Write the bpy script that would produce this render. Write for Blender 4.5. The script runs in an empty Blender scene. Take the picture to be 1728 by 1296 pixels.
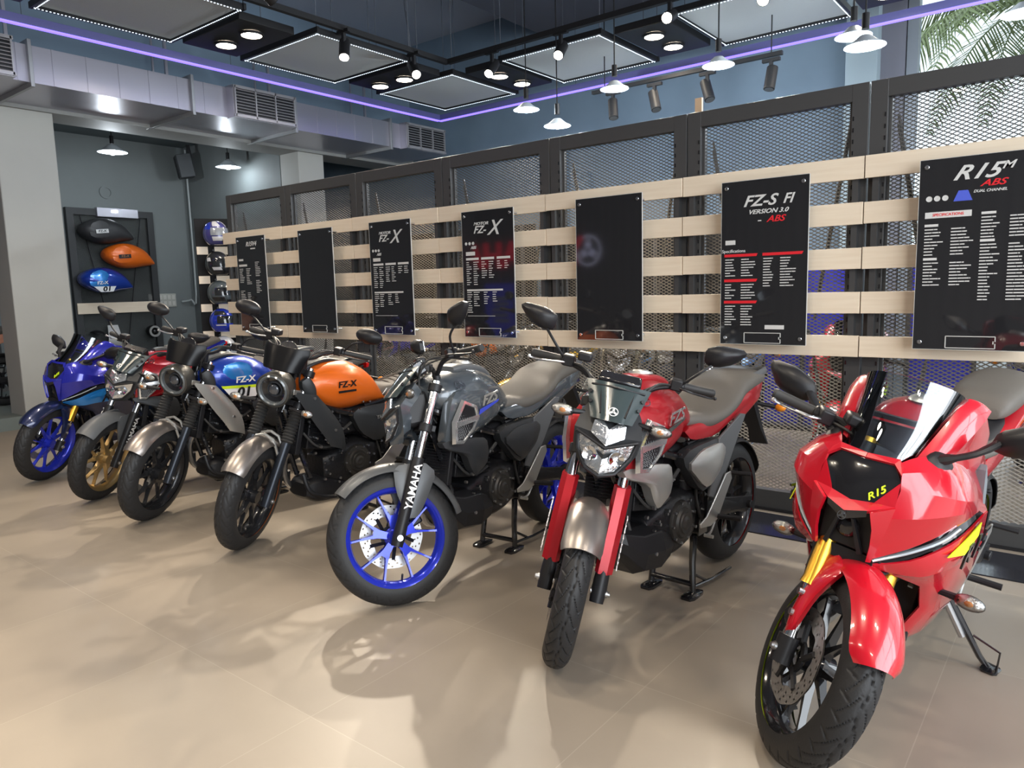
import bpy, bmesh, math, random
import numpy as np
from mathutils import Matrix, Vector
random.seed(7)
R = math.radians
sc = bpy.context.scene
col = sc.collection
# ------------------------------------------------------------------ camera, world, lights, exposure
CAMH = 1.38
def make_camera():
    f, pi_, ro, ya = 1245.27, R(7.3757), R(-1.4675), R(38.384)
    fwd = Vector((-math.sin(ya)*math.cos(pi_), math.cos(ya)*math.cos(pi_), -math.sin(pi_)))
    right = Vector((math.cos(ya), math.sin(ya), 0))
    up = right.cross(fwd)
    r = right*math.cos(ro)+up*math.sin(ro)
    u = -right*math.sin(ro)+up*math.cos(ro)
    cd = bpy.data.cameras.new('camera'); co = bpy.data.objects.new('camera', cd); col.objects.link(co)
    M = Matrix(((r.x, u.x, -fwd.x), (r.y, u.y, -fwd.y), (r.z, u.z, -fwd.z))).to_4x4()
    M.translation = Vector((0, 0, CAMH))
    co.matrix_world = M
    cd.sensor_width = 36; cd.lens = f*36/1728; cd.clip_start = .05; cd.clip_end = 200
    sc.camera = co
make_camera()
vs = sc.view_settings
vs.view_transform = 'Standard'; vs.look = 'None'; vs.gamma = 1; vs.use_curve_mapping = False
vs.exposure = 0.45
w = bpy.data.worlds.new('daylight'); sc.world = w; w.use_nodes = True
bg = w.node_tree.nodes['Background']; bg.inputs[0].default_value = (.86, .93, 1, 1); bg.inputs[1].default_value = 1.3

def lamp(name, kind, loc, power, color=(1, 1, 1), size=.1, aim=None, spot=120, blend=.6, sy=None):
    l = bpy.data.lights.new(name, kind); l.energy = power; l.color = color
    if kind == 'AREA':
        l.size = size
        if sy: l.shape = 'RECTANGLE'; l.size_y = sy
        else: l.shape = 'DISK'
    elif kind == 'SPOT':
        l.spot_size = R(spot); l.spot_blend = blend; l.shadow_soft_size = size
    else: l.shadow_soft_size = size
    o = bpy.data.objects.new(name, l); col.objects.link(o); o.location = loc
    d = Vector(aim)-Vector(loc) if aim is not None else Vector((0, 0, -1))
    o.rotation_euler = d.to_track_quat('-Z', 'Y').to_euler()
    return o
# daylight entering through the glass front on the right and behind the camera
lamp('daylight_side', 'AREA', (4.6, .6, 2.75), 520, (.88, .94, 1), 8, (-4, 2.6, 3.2), sy=4.6)
lamp('daylight_back_window', 'AREA', (1.6, 8.7, 2.6), 90, (.86, .94, 1), 5.5, (-1, 2, 1.6), sy=4.6)

# ------------------------------------------------------------------ materials
MATS = {}
def mat(name, c, rough=.5, metal=0, coat=0, emit=None, es=1, spec=.5, bump=None, trans=0, alpha=1, var=None, ior=1.45, aniso=0):
    if name in MATS: return MATS[name]
    m = bpy.data.materials.new(name); m.use_nodes = True
    nt = m.node_tree; b = nt.nodes['Principled BSDF']
    if len(c) == 3: c = (*c, 1)
    b.inputs['Base Color'].default_value = c
    b.inputs['Roughness'].default_value = rough; b.inputs['Metallic'].default_value = metal
    b.inputs['Coat Weight'].default_value = coat; b.inputs['Coat Roughness'].default_value = .05
    b.inputs['Specular IOR Level'].default_value = spec
    b.inputs['Transmission Weight'].default_value = trans; b.inputs['Alpha'].default_value = alpha
    b.inputs['IOR'].default_value = ior
    if emit: b.inputs['Emission Color'].default_value = (*emit, 1); b.inputs['Emission Strength'].default_value = es
    tc = nt.nodes.new('ShaderNodeTexCoord')
    if bump:
        sc_, st = bump
        n = nt.nodes.new('ShaderNodeTexNoise'); n.inputs['Scale'].default_value = sc_; n.inputs['Detail'].default_value = 3
        bp = nt.nodes.new('ShaderNodeBump'); bp.inputs['Strength'].default_value = st; bp.inputs['Distance'].default_value = .01
        nt.links.new(tc.outputs['Object'], n.inputs['Vector']); nt.links.new(n.outputs['Fac'], bp.inputs['Height'])
        nt.links.new(bp.outputs['Normal'], b.inputs['Normal'])
    if var:
        sc_, amt = var
        n = nt.nodes.new('ShaderNodeTexNoise'); n.inputs['Scale'].default_value = sc_; n.inputs['Detail'].default_value = 4
        mx = nt.nodes.new('ShaderNodeMixRGB'); mx.blend_type = 'MULTIPLY'; mx.inputs['Fac'].default_value = 1
        cr = nt.nodes.new('ShaderNodeValToRGB')
        cr.color_ramp.elements[0].position = .3; cr.color_ramp.elements[1].position = .7
        cr.color_ramp.elements[0].color = (1-amt, 1-amt, 1-amt, 1); cr.color_ramp.elements[1].color = (1, 1, 1, 1)
        mx.inputs['Color1'].default_value = c
        nt.links.new(tc.outputs['Object'], n.inputs['Vector']); nt.links.new(n.outputs['Fac'], cr.inputs['Fac'])
        nt.links.new(cr.outputs['Color'], mx.inputs['Color2']); nt.links.new(mx.outputs['Color'], b.inputs['Base Color'])
    MATS[name] = m
    return m
M_black = mat('matte_black_plastic', (.013, .013, .015), .42, spec=.4)
M_dark = mat('dark_engine_metal', (.016, .016, .018), .34, .3, bump=(60, .2))
M_gloss = mat('gloss_black', (.012, .012, .014), .12, 0, .6)
M_grey_plastic = mat('grey_plastic', (.10, .105, .11), .42)
M_rubber = mat('tyre_rubber', (.022, .022, .023), .5, spec=.35, bump=(200, .08))
M_rubber2 = mat('soft_rubber', (.03, .03, .03), .55)
M_chrome = mat('chrome', (.8, .82, .85), .12, 1)
M_steel = mat('steel', (.55, .56, .58), .3, 1)
M_alu = mat('cast_aluminium', (.62, .62, .60), .38, .9)
M_gold = mat('gold_anodised', (.85, .48, .06), .28, .9)
M_bronze = mat('bronze_rim', (.62, .44, .20), .3, .85, .4)
M_seat = mat('seat_vinyl', (.115, .105, .092), .55, bump=(400, .15))
M_silver = mat('silver_panel', (.55, .55, .53), .34, .75)
M_brownsilver = mat('satin_fender_metal', (.30, .27, .25), .33, .85)
M_reflector = mat('reflector_bowl', (.8, .83, .86), .18, .9, bump=(40, .5))
M_orange_lens = mat('orange_lens', (.9, .28, .02), .15, 0, .5)
M_red_lens = mat('red_lens', (.7, .01, .01), .15, 0, .5)
M_smoke = mat('smoked_visor', (.05, .055, .06), .08, 0, .5)
def clear_mat(name, tint, refl=.06, rough=.02):
    m = bpy.data.materials.new(name); m.use_nodes = True; nt = m.node_tree; nt.nodes.clear()
    out = nt.nodes.new('ShaderNodeOutputMaterial'); mx = nt.nodes.new('ShaderNodeMixShader'); tr = nt.nodes.new('ShaderNodeBsdfTransparent'); gl = nt.nodes.new('ShaderNodeBsdfGlossy')
    lw = nt.nodes.new('ShaderNodeFresnel'); lw.inputs['IOR'].default_value = 1.5; ad = nt.nodes.new('ShaderNodeMath'); ad.operation = 'ADD'; ad.inputs[1].default_value = refl; ad.use_clamp = True
    tr.inputs[0].default_value = (*tint, 1); gl.inputs['Roughness'].default_value = rough
    nt.links.new(lw.outputs[0], ad.inputs[0]); nt.links.new(ad.outputs[0], mx.inputs[0]); nt.links.new(tr.outputs[0], mx.inputs[1]); nt.links.new(gl.outputs[0], mx.inputs[2]); nt.links.new(mx.outputs[0], out.inputs[0])
    MATS[name] = m; return m
M_screen = clear_mat('clear_windscreen', (.86, .9, .92), .07)
M_glassy = clear_mat('clear_lens_glass', (.93, .95, .96), .10, .03)
M_white = mat('white_paint', (.8, .8, .8), .4)
M_redtxt = mat('red_print', (.7, .02, .03), .4)
M_hi = mat('fluorescent_yellow', (.65, .85, .02), .4)
M_bluerim = mat('blue_rim', (.03, .05, .62), .22, .45, .6)
M_blackrim = mat('black_rim', (.02, .02, .022), .25, .3, .4)
M_disc = mat('brake_disc_steel', (.42, .41, .40), .38, .8)
M_mirror = mat('mirror_glass', (.85, .87, .9), .03, 1)
# ------------------------------------------------------------------ geometry helpers
def A(x): return np.array(x, float)
class MB:
    def __init__(s, T=None): s.v = []; s.f = []; s.T = T
    def add(s, vs_, fs):
        o = len(s.v)
        vs_ = np.asarray(vs_, float).reshape(-1, 3)
        if s.T is not None: vs_ = s.T(vs_)
        s.v.extend(vs_.tolist()); s.f.extend([tuple(i+o for i in f) for f in fs])
        return s
    def loft(s, rings, close=True, caps=True, loop=False):
        rings = [np.asarray(r, float) for r in rings]; n = len(rings[0]); m = len(rings); fs = []
        for i in range(m if loop else m-1):
            a = i*n; b = ((i+1) % m)*n
            for j in range(n if close else n-1):
                k = (j+1) % n; fs.append((a+j, a+k, b+k, b+j))
        if caps and not loop: fs.append(tuple(range(n-1, -1, -1))); fs.append(tuple((m-1)*n+j for j in range(n)))
        return s.add(np.concatenate(rings), fs)
    def box(s, c, d, rot=None):
        c = A(c); d = A(d)/2
        v = np.array([[x, y, z] for x in (-1, 1) for y in (-1, 1) for z in (-1, 1)])*d
        if rot is not None: v = v @ np.array(Matrix.Rotation(rot[0], 3, rot[1])).T
        return s.add(v+c, [(0, 1, 3, 2), (4, 6, 7, 5), (0, 4, 5, 1), (2, 3, 7, 6), (0, 2, 6, 4), (1, 5, 7, 3)])
    def frame(s, d):
        d = A(d); d = d/np.linalg.norm(d)
        h = A((0, 0, 1)) if abs(d[2]) < .9 else A((1, 0, 0))
        a = np.cross(d, h); a /= np.linalg.norm(a); return d, a, np.cross(d, a)
    def tube(s, pts, r, n=10, caps=True, loop=False, flat=None):
        pts = [A(p) for p in pts]; m = len(pts)
        rr = r if hasattr(r, '__len__') else [r]*m
        rings = []; pa = None
        for i, p in enumerate(pts):
            d = pts[min(i+1, m-1)]-pts[max(i-1, 0)]
            if loop: d = pts[(i+1) % m]-pts[i-1]
            d, a, b = s.frame(d)
            if pa is not None:
                a = pa-d*(pa@d); a /= np.linalg.norm(a); b = np.cross(d, a)
            pa = a
            q = [p+rr[i]*(math.cos(t)*a+(flat or 1)*math.sin(t)*b) for t in np.linspace(0, 2*math.pi, n, endpoint=False)]
            rings.append(q)
        return s.loft(rings, caps=caps, loop=loop)
    def cyl(s, p0, p1, r0, r1=None, n=20): return s.tube([p0, p1], [r0, r0 if r1 is None else r1], n)
    def lathe(s, prof, c, ax, n=32, loop=False, a0=0, a1=2*math.pi):
        d, a, b = s.frame(ax); c = A(c); full = abs(a1-a0-2*math.pi) < 1e-6
        rings = []
        for t in np.linspace(a0, a1, n, endpoint=not full):
            e = math.cos(t)*a+math.sin(t)*b
            rings.append([c+r*e+h*d for r, h in prof])
        m = len(prof); fs = []
        for i in range(n if full else n-1):
            for j in range(m if loop else m-1):
                k = (j+1) % m; i2 = (i+1) % n
                fs.append((i*m+j, i*m+k, i2*m+k, i2*m+j))
        return s.add(np.concatenate(rings), fs)
    def ball(s, c, r, n=16):
        r = A(r)*np.ones(3); c = A(c); rings = []
        for t in np.linspace(-math.pi/2+.02, math.pi/2-.02, n//2+1):
            rings.append([c+r*A((math.cos(t)*math.cos(p), math.cos(t)*math.sin(p), math.sin(t))) for p in np.linspace(0, 2*math.pi, n, endpoint=False)])
        return s.loft(rings)
    def body(s, secs, n=24, steps=4, e=2.4):
        # sections across x: (x, zlo, zhi, halfwidth[, zmid frac, exponent, y offset])
        S = [list(q)+[.5, e, 0][len(q)-4:] for q in secs]; S = np.array(S, float)
        m = len(S); out = []
        for i in range(m-1):
            p0, p1, p2, p3 = S[max(i-1, 0)], S[i], S[i+1], S[min(i+2, m-1)]
            for k in range(steps):
                t = k/steps
                out.append(.5*((2*p1)+(-p0+p2)*t+(2*p0-5*p1+4*p2-p3)*t*t+(-p0+3*p1-3*p2+p3)*t**3))
        out.append(S[-1]); rings = []
        for x, zl, zh, hw, fr, ex, yo in out:
            zm = zl+(zh-zl)*fr; ring = []
            for t in np.linspace(0, 2*math.pi, n, endpoint=False):
                ct, st = math.cos(t), math.sin(t)
                y = hw*math.copysign(abs(ct)**(2/ex), ct); q = math.copysign(abs(st)**(2/ex), st)
                ring.append((x, y+yo, zm+q*((zh-zm) if q > 0 else (zm-zl))))
            rings.append(ring)
        return s.loft(rings)
    def pillow(s, out, bulge, thick=None, smooth=1, fr=(1, .94, .8, .55, .28), pw=2.6):
        # a cushioned panel: 3-D outline, bulge vector at its middle
        out = [A(p) for p in out]; bulge = A(bulge)
        for _ in range(smooth):
            q = []
            for i in range(len(out)):
                a, b = out[i], out[(i+1) % len(out)]; q += [a*.82+b*.18, a*.18+b*.82]
            out = q
        c = sum(out)/len(out); bn = np.linalg.norm(bulge); nrm = bulge/bn
        thick = bn*.8 if thick is None else thick
        rings = [[p*.97+c*.03-nrm*thick for p in out], [p-nrm*thick*.3 for p in out]]
        for f in fr: rings.append([c+(p-c)*f+bulge*(1-f**pw) for p in out])
        n = len(out); o = len(rings)*n
        v = np.concatenate([np.array(r) for r in rings]+[np.array([c+bulge, c-nrm*thick])])
        fs = []
        for i in range(len(rings)-1):
            for j in range(n):
                k = (j+1) % n; fs.append((i*n+j, i*n+k, (i+1)*n+k, (i+1)*n+j))
        for j in range(n):
            k = (j+1) % n; fs.append(((len(rings)-1)*n+j, (len(rings)-1)*n+k, o)); fs.append((k, j, o+1))
        return s.add(v, fs)
    def plate(s, out, n, thick):
        out = np.array([A(p) for p in out]); n = A(n)/np.linalg.norm(n)*thick; k = len(out)
        return s.add(np.concatenate([out, out+n]), [tuple(range(k)), tuple(range(2*k-1, k-1, -1))]+[(j, (j+1) % k, (j+1) % k+k, j+k) for j in range(k)])
    def sheet(s, grid, thick=0):
        # grid[i][j] of points; closed thin sheet when thick is given
        g = np.array(grid, float); a, b = g.shape[:2]
        fs = [(i*b+j, i*b+j+1, (i+1)*b+j+1, (i+1)*b+j) for i in range(a-1) for j in range(b-1)]
        if not thick: return s.add(g.reshape(-1, 3), fs)
        du = np.gradient(g, axis=0); dv = np.gradient(g, axis=1); nn = np.cross(du, dv)
        nn /= (np.linalg.norm(nn, axis=2, keepdims=True)+1e-9)
        g2 = g-nn*thick; o = a*b
        fs2 = [tuple(i+o for i in f[::-1]) for f in fs]
        bd = [(0, j) for j in range(b)]+[(i, b-1) for i in range(1, a)]+[(a-1, j) for j in range(b-2, -1, -1)]+[(i, 0) for i in range(a-2, 0, -1)]
        bi = [i*b+j for i, j in bd]
        fs3 = [(bi[k], bi[(k+1) % len(bi)], bi[(k+1) % len(bi)]+o, bi[k]+o) for k in range(len(bi))]
        return s.add(np.concatenate([g.reshape(-1, 3), g2.reshape(-1, 3)]), fs+fs2+fs3)
    def build(s, name, m, parent=None, ang=35, recalc=True, bevel=0, sub=0):
        me = bpy.data.meshes.new(name); me.from_pydata(s.v, [], s.f)
        if recalc:
            b = bmesh.new(); b.from_mesh(me); bmesh.ops.recalc_face_normals(b, faces=b.faces); b.to_mesh(me); b.free()
        if ang: me.shade_smooth(); me.set_sharp_from_angle(angle=R(ang))
        for q in (m if isinstance(m, (list, tuple)) else [m]): me.materials.append(q)
        o = bpy.data.objects.new(name, me); col.objects.link(o)
        if parent is not None: o.parent = parent
        if bevel:
            md = o.modifiers.new('bevel', 'BEVEL'); md.width = bevel; md.segments = 2; md.limit_method = 'ANGLE'; md.angle_limit = R(40)
        if sub:
            md = o.modifiers.new('sub', 'SUBSURF'); md.levels = sub; md.render_levels = sub
        return o
def spline(pts, k=6):
    P = [A(p) for p in pts]; out = []
    for i in range(len(P)-1):
        p0, p1, p2, p3 = P[max(i-1, 0)], P[i], P[i+1], P[min(i+2, len(P)-1)]
        for j in range(k):
            t = j/k; out.append(.5*((2*p1)+(-p0+p2)*t+(2*p0-5*p1+4*p2-p3)*t*t+(-p0+3*p1-3*p2+p3)*t**3))
    out.append(P[-1]); return out
def thing(name, label, cat, loc=(0, 0, 0), rot=(0, 0, 0), group=None):
    o = bpy.data.objects.new(name, None); col.objects.link(o); o.location = loc; o.rotation_euler = rot
    o.empty_display_size = .1; o['label'] = label; o['category'] = cat
    if group: o['group'] = group
    return o
def tag(o, label, cat, group=None):
    o['label'] = label; o['category'] = cat
    if group: o['group'] = group
    return o
def struct(o): o['kind'] = 'structure'; return o
def copy_tree(o, parent=None):
    c = o.copy(); col.objects.link(c)
    if parent is not None: c.parent = parent
    for ch in list(o.children): copy_tree(ch, c)
    return c
_tc = {}
def text_mesh(t, shear=0, off=0, ext=.002):
    k = (t, shear, off, ext)
    if k not in _tc:
        cu = bpy.data.curves.new('t', 'FONT'); cu.body = t; cu.shear = shear; cu.offset = off; cu.extrude = ext
        cu.align_x = 'CENTER'; cu.align_y = 'CENTER'; cu.resolution_u = 3
        ob = bpy.data.objects.new('t', cu); col.objects.link(ob)
        bpy.context.view_layer.update()
        me = bpy.data.meshes.new_from_object(ob)
        _tc[k] = (np.array([v.co[:] for v in me.vertices]), [tuple(p.vertices) for p in me.polygons])
        bpy.data.objects.remove(ob); bpy.data.curves.remove(cu); bpy.data.meshes.remove(me)
    return _tc[k]
def put_text(mb, t, size, o, xd, yd, shear=0, off=.015, ext=.001, sx=1):
    v, f = text_mesh(t, shear, off, ext/size)
    xd = A(xd)/np.linalg.norm(xd); yd = A(yd); yd = yd-xd*(yd@xd); yd /= np.linalg.norm(yd); zd = np.cross(xd, yd)
    mb.add(A(o)+size*(v[:, :1]*xd*sx+v[:, 1:2]*yd+v[:, 2:3]*zd), f)
def emblem(mb, o, xd, yd, r):
    xd = A(xd)/np.linalg.norm(xd); yd = A(yd)/np.linalg.norm(yd); zd = np.cross(xd, yd)
    mb.lathe([(r*.86, 0), (r, 0), (r, .001), (r*.86, .001)], o, zd, 28, loop=True)
    for a in (90, 210, 330):
        e = math.cos(R(a))*xd+math.sin(R(a))*yd; n = np.cross(zd, e)
        for k in (-.16, 0, .16):
            p = A(o)+n*k*r; mb.plate([p+n*r*.045+e*r*.08, p-n*r*.045+e*r*.08, p-n*r*.045+e*r*.8, p+n*r*.045+e*r*.8], zd, .001)
        p = A(o)+e*r*.32; mb.plate([p+n*r*.2, p-n*r*.2, p-n*r*.2+e*r*.08, p+n*r*.2+e*r*.08], zd, .001)
# ------------------------------------------------------------------ room shell
X0, X1, YF, YB, ZC = -12.2, 4.8, -5.6, 8.9, 5.3
def floor_mat():
    m = bpy.data.materials.new('floor_tile'); m.use_nodes = True; nt = m.node_tree; b = nt.nodes['Principled BSDF']
    tc = nt.nodes.new('ShaderNodeTexCoord'); br = nt.nodes.new('ShaderNodeTexBrick')
    mp = nt.nodes.new('ShaderNodeMapping'); mp.inputs['Location'].default_value = (.35, .25, 0)
    br.offset = 0; br.inputs['Scale'].default_value = 1; br.inputs['Brick Width'].default_value = .8; br.inputs['Row Height'].default_value = .8
    br.inputs['Mortar Size'].default_value = .0018; br.inputs['Mortar Smooth'].default_value = .3
    br.inputs['Color1'].default_value = (.30, .255, .205, 1); br.inputs['Color2'].default_value = (.32, .275, .22, 1); br.inputs['Mortar'].default_value = (.37, .32, .26, 1)
    n = nt.nodes.new('ShaderNodeTexNoise'); n.inputs['Scale'].default_value = 1.3; n.inputs['Detail'].default_value = 5
    mx = nt.nodes.new('ShaderNodeMixRGB'); mx.blend_type = 'MULTIPLY'; mx.inputs['Fac'].default_value = 1
    cr = nt.nodes.new('ShaderNodeValToRGB'); cr.color_ramp.elements[0].color = (.86, .86, .87, 1); cr.color_ramp.elements[0].position = .35; cr.color_ramp.elements[1].position = .65
    nt.links.new(tc.outputs['Object'], mp.inputs['Vector']); nt.links.new(mp.outputs['Vector'], br.inputs['Vector'])
    nt.links.new(tc.outputs['Object'], n.inputs['Vector']); nt.links.new(n.outputs['Fac'], cr.inputs['Fac'])
    nt.links.new(br.outputs['Color'], mx.inputs['Color1']); nt.links.new(cr.outputs['Color'], mx.inputs['Color2'])
    nt.links.new(mx.outputs['Color'], b.inputs['Base Color']); b.inputs['Roughness'].default_value = .40; b.inputs['Specular IOR Level'].default_value = .40
    return m
M_wall = mat('wall_paint_grey_blue', (.185, .26, .335), .6, var=(2, .12))
M_wall2 = mat('wall_paint_slate', (.175, .195, .195), .65, var=(1.5, .1))
M_colm = mat('column_paint', (.42, .42, .39), .6, var=(1.6, .08))
M_soffit = mat('soffit_paint', (.27, .275, .265), .65)
M_ceil = mat('ceiling_paint', (.14, .145, .175), .7)
M_ceil2 = mat('ceiling_grey', (.42, .46, .53), .7)
def slab(name, lo, hi, m, kind=True):
    lo = A(lo); hi = A(hi); o = MB().box((lo+hi)/2, hi-lo).build(name, m, ang=0)
    if kind: struct(o)
    return o
slab('floor', (X0-.2, YF-.2, -.1), (X1+1.5, YB+.2, 0), floor_mat())
slab('ceiling', (-9.05, YF, ZC), (X1, YB, ZC+.15), M_ceil2)
slab('trim_1', (-6.4, YF, 4.93), (X1, 8.88, 5.25), M_ceil)          # dark dropped ceiling field
slab('wall_back', (X0, YB, 0), (-2.24, YB+.2, ZC), M_wall)
slab('wall_front', (X0, YF-.2, 0), (X1, YF, ZC), mat('front_wall_paint', (.17, .165, .16), .6))
slab('wall_left', (X0-.2, YF, 0), (X0, YB, 3.85), M_wall2)
slab('wall_far', (X0, 6.66, 0), (-9.5, 6.86, 3.85), M_wall2)
slab('ceiling', (X0, YF, 3.85), (-9.3, YB, 3.95), mat('recess_ceiling', (.08, .10, .105), .7))
slab('trim_5', (-9.3, YF, 3.4), (-9.05, YB, ZC), M_wall)
slab('trim_2', (-9.5, YF, 3.39), (-9.0, YB-.01, 3.62), M_soffit)     # downstand beam
struct(MB().box((-9.27, 3.21, 1.7), (.44, .57, 3.4)).build('column', M_colm, ang=0, bevel=.012))
struct(MB().box((-9.27, 6.88, 1.7), (.44, .44, 3.4)).build('column', M_colm, ang=0, bevel=.012))
slab('trim_3', (X0, -2.5, 0), (-9.09, 6.6, .14), mat('plinth_paint', (.17, .20, .19), .5))
slab('trim_4', (-8.0, 3.915, -.004), (X1, 4.30, .006), mat('black_granite', (.015, .016, .022), .12))
# back corner pillar, dark reveal, curtain wall
slab('trim_6', (-2.24, YB-.25, 0), (-1.93, YB+.2, ZC), mat('pillar_paint', (.30, .38, .42), .6))
slab('trim_7', (-1.93, YB-.1, 0), (-1.70, YB+.2, ZC), M_ceil)
wm = MB()
for x in (-1.64, .05, 1.75, 3.45, 4.7): wm.box((x, YB, ZC/2), (.10, .14, ZC))
for z in (.05, 2.2, ZC-.05): wm.box((1.55, YB+.002, z), (6.3, .13, .09))
wf = struct(wm.build('window_1', mat('window_frame_grey', (.22, .25, .28), .4, .3), ang=0))
M_pane = clear_mat('window_glass', (.93, .97, .98), .0, .0)
MB().box((1.55, YB+.02, ZC/2), (6.3, .012, ZC-.1)).build('window_pane', M_pane, wf, ang=0)
wm = MB()
for y in (YF+.1, -3.4, -1.2, 1.0, 3.2, 5.4, YB-.1): wm.box((X1, y, ZC/2), (.12, .08, ZC))
for z in (.05, 2.6, ZC-.05): wm.box((X1, (YF+YB)/2, z), (.11, YB-YF, .1))
wf2 = struct(wm.build('window_2', MATS['window_frame_grey'], ang=0))
# conduit and switch box on the recess walls
cm = MB(); cm.tube(spline([(-12.05, 6.62, 3.8), (-12.05, 6.62, 1.45), (-12.1, 6.55, 1.33), (-12.17, 6.42, 1.3)], 4), .016, 8)
tag(cm.build('conduit', mat('conduit_grey', (.35, .38, .38), .5)), 'grey electrical conduit running down the recess corner to the switch plate', 'pipe')
sw = thing('switch_plate', 'light grey multi-gang switch plate on slate wall beside the tank display', 'switch', (X0, 6.1, 1.33))
MB().box((.012, 0, 0), (.024, .46, .22)).build('face_plate', mat('switch_grey', (.42, .42, .38), .5), sw, bevel=.004)
q = MB()
for i in range(6):
    for j in (-1, 1): q.box((.028, -.18+i*.072, j*.05), (.012, .05, .07))
q.build('rocker_switches', mat('switch_rocker', (.55, .54, .5), .4), sw)
hv = MB(); hv.lathe([(.07, 0), (.10, 0), (.10, .02), (.07, .02)], (X0, 5.36, 3.02), (1, 0, 0), 24, loop=True).lathe([(.001, .004), (.07, .004)], (X0, 5.36, 3.02), (1, 0, 0), 24)
tag(hv.build('wall_grommet', M_wall2), 'round grey cable grommet high on slate wall above the tank display', 'grommet')
spk = thing('wall_speaker', 'dark box loudspeaker hung in the upper recess corner', 'speaker', (-11.6, 6.35, 3.45), (R(10), 0, R(-20)))
MB().box((0, 0, 0), (.24, .22, .36)).build('cabinet', mat('speaker_dark', (.05, .055, .06), .6), spk, bevel=.01)
MB().box((0, -.115, 0), (.2, .012, .32)).build('grille', mat('speaker_grille', (.02, .022, .024), .8), spk)
MB().box((0, .12, .22), (.05, .05, .2)).build('bracket', M_black, spk)
# ------------------------------------------------------------------ duct on the mezzanine front
M_galv = mat('galvanised_duct', (.46, .45, .50), .34, .75, bump=(3, .25))
M_grille = mat('duct_grille', (.42, .41, .42), .4, .5)
duct = thing('air_duct', 'long galvanised rectangular air duct running along the mezzanine edge', 'duct', (-8.55, 3, 3.62))
y0, y1 = -1.0, 8.55
q = MB(); q.box((0, (y0+y1)/2-3, -.02), (1.0, y1-y0, .34)); q.build('duct_body', M_galv, duct, ang=0)
for y in (1.2, 2.95, 4.55, 5.9, 7.5): MB().box((0, y-3, -.02), (1.09, .034, .43)).build('flange', mat('duct_flange', (.34, .35, .36), .45, .6), duct, bevel=.003)
for i in range(26):
    y = 1.3+i*.31
    if y < 8.4: MB().box((.502, y-3, -.02), (.008, .02, .34)).build('seam', M_galv, duct, ang=0)
for k, (ya, yb) in enumerate(((1.95, 2.78), (4.98, 5.82), (7.7, 8.5))):
    yc = (ya+yb)/2-3
    b = MB().box((.56, yc, -.02), (.14, yb-ya, .36)).build('grille_box', M_galv, duct, ang=0)
    g = MB()
    for z in np.linspace(-.155, .115, 9): g.box((.645, yc, z), (.03, yb-ya-.04, .006), (.5, 'Y'))
    for y in np.linspace(ya+.02, yb-.02, 4): g.box((.645, y-3, -.02), (.03, .014, .34))
    g.box((.645, yc, .14), (.03, yb-ya, .03)); g.box((.645, yc, -.18), (.03, yb-ya, .03))
    g.build('louvre', M_grille, b, ang=0)
    MB().box((.632, yc, -.02), (.006, yb-ya-.03, .3)).build('grille_backing', M_black, b, ang=0)
q = MB()
for y in (2.95, 4.55, 5.9, 7.5): q.box((0, y-3, .52), (.03, .03, .9)); q.box((-.3, y-3, .52), (.02, .02, .9))
q.build('hanger', M_galv, duct, ang=0)
# ------------------------------------------------------------------ suspended ceiling lights
LED_B = mat('led_violet', (.1, .1, .9), emit=(.17, .11, 1), es=2.1)
LED_W = mat('led_white', (.8, .9, 1), emit=(.75, .88, 1), es=1.6)
LAMPW = mat('lamp_warm', (1, .9, .8), emit=(1, .86, .68), es=38)
LAMPC = mat('lamp_cool', (.9, .95, 1), emit=(.85, .94, 1), es=32)
M_fix = mat('fixture_black', (.010, .010, .011), .5, spec=.3)
M_wire = mat('hanging_wire', (.10, .11, .13), .5, .4)
M_prof = mat('led_profile', (.12, .12, .30), .4, .4)
def strip(name, a, b, label):
    t = thing(name, label, 'light strip', a)
    d = A(b)-A(a); L = np.linalg.norm(d)
    t.rotation_euler = (0, 0, math.atan2(d[1], d[0]))
    MB().box((L/2, 0, .035), (L, .05, .07)).build('profile', M_prof, t, ang=0)
    MB().box((L/2, 0, -.004), (L, .048, .014)).build('diffuser', LED_B, t, ang=0)
    q = MB()
    for x in np.arange(.3, L, 1.9): q.cyl((x, 0, .07), (x, 0, ZC-a[2]), .003, n=5)
    q.build('suspension_wire', M_wire, t)
    return t
strip('led_strip', (-7.15, 7.6, 3.66), (X1-.2, 7.6, 3.66), 'violet LED strip hung along the back of the room, crossing the window')
strip('led_strip', (-7.15, -1.5, 3.66), (-7.15, 7.575, 3.66), 'violet LED strip running beside the air duct')
M_net = mat('panel_mesh_fabric', (.38, .41, .42), .6, .1, bump=(260, .5))
def hang_panel(cx, cy, w_, d_, label, z=3.74):
    t = thing('ceiling_panel', label, 'ceiling panel', (cx, cy, z), group='square suspended ceiling panels')
    MB().box((0, 0, .03), (w_, d_, .015)).build('infill', M_net, t, ang=0)
    q = MB()
    for sy in (-1, 1): q.box((0, sy*d_/2, .02), (w_+.05, .025, .05)); q.box((sy*w_/2, 0, .02), (.025, d_, .05))
    q.build('frame', M_fix, t, ang=0)
    q = MB()   # rows of small LED points along the rim
    n = 40
    for i in range(n):
        f = -.5+(i+.5)/n
        for sy in (-1, 1): q.box((f*w_, sy*(d_/2-.022), -.008), (w_/n*.42, .007, .004)); q.box((sy*(w_/2-.022), f*d_, -.008), (.007, d_/n*.42, .004))
    q.build('led_points', LED_W, t, ang=0)
    q = MB()
    for sx in (-1, 1):
        for sy in (-1, 1): q.cyl((sx*w_/2, sy*d_/2, .04), (sx*w_/2, sy*d_/2, ZC-z-.05), .004, n=5)
    q.build('suspension_wire', M_wire, t)
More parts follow.
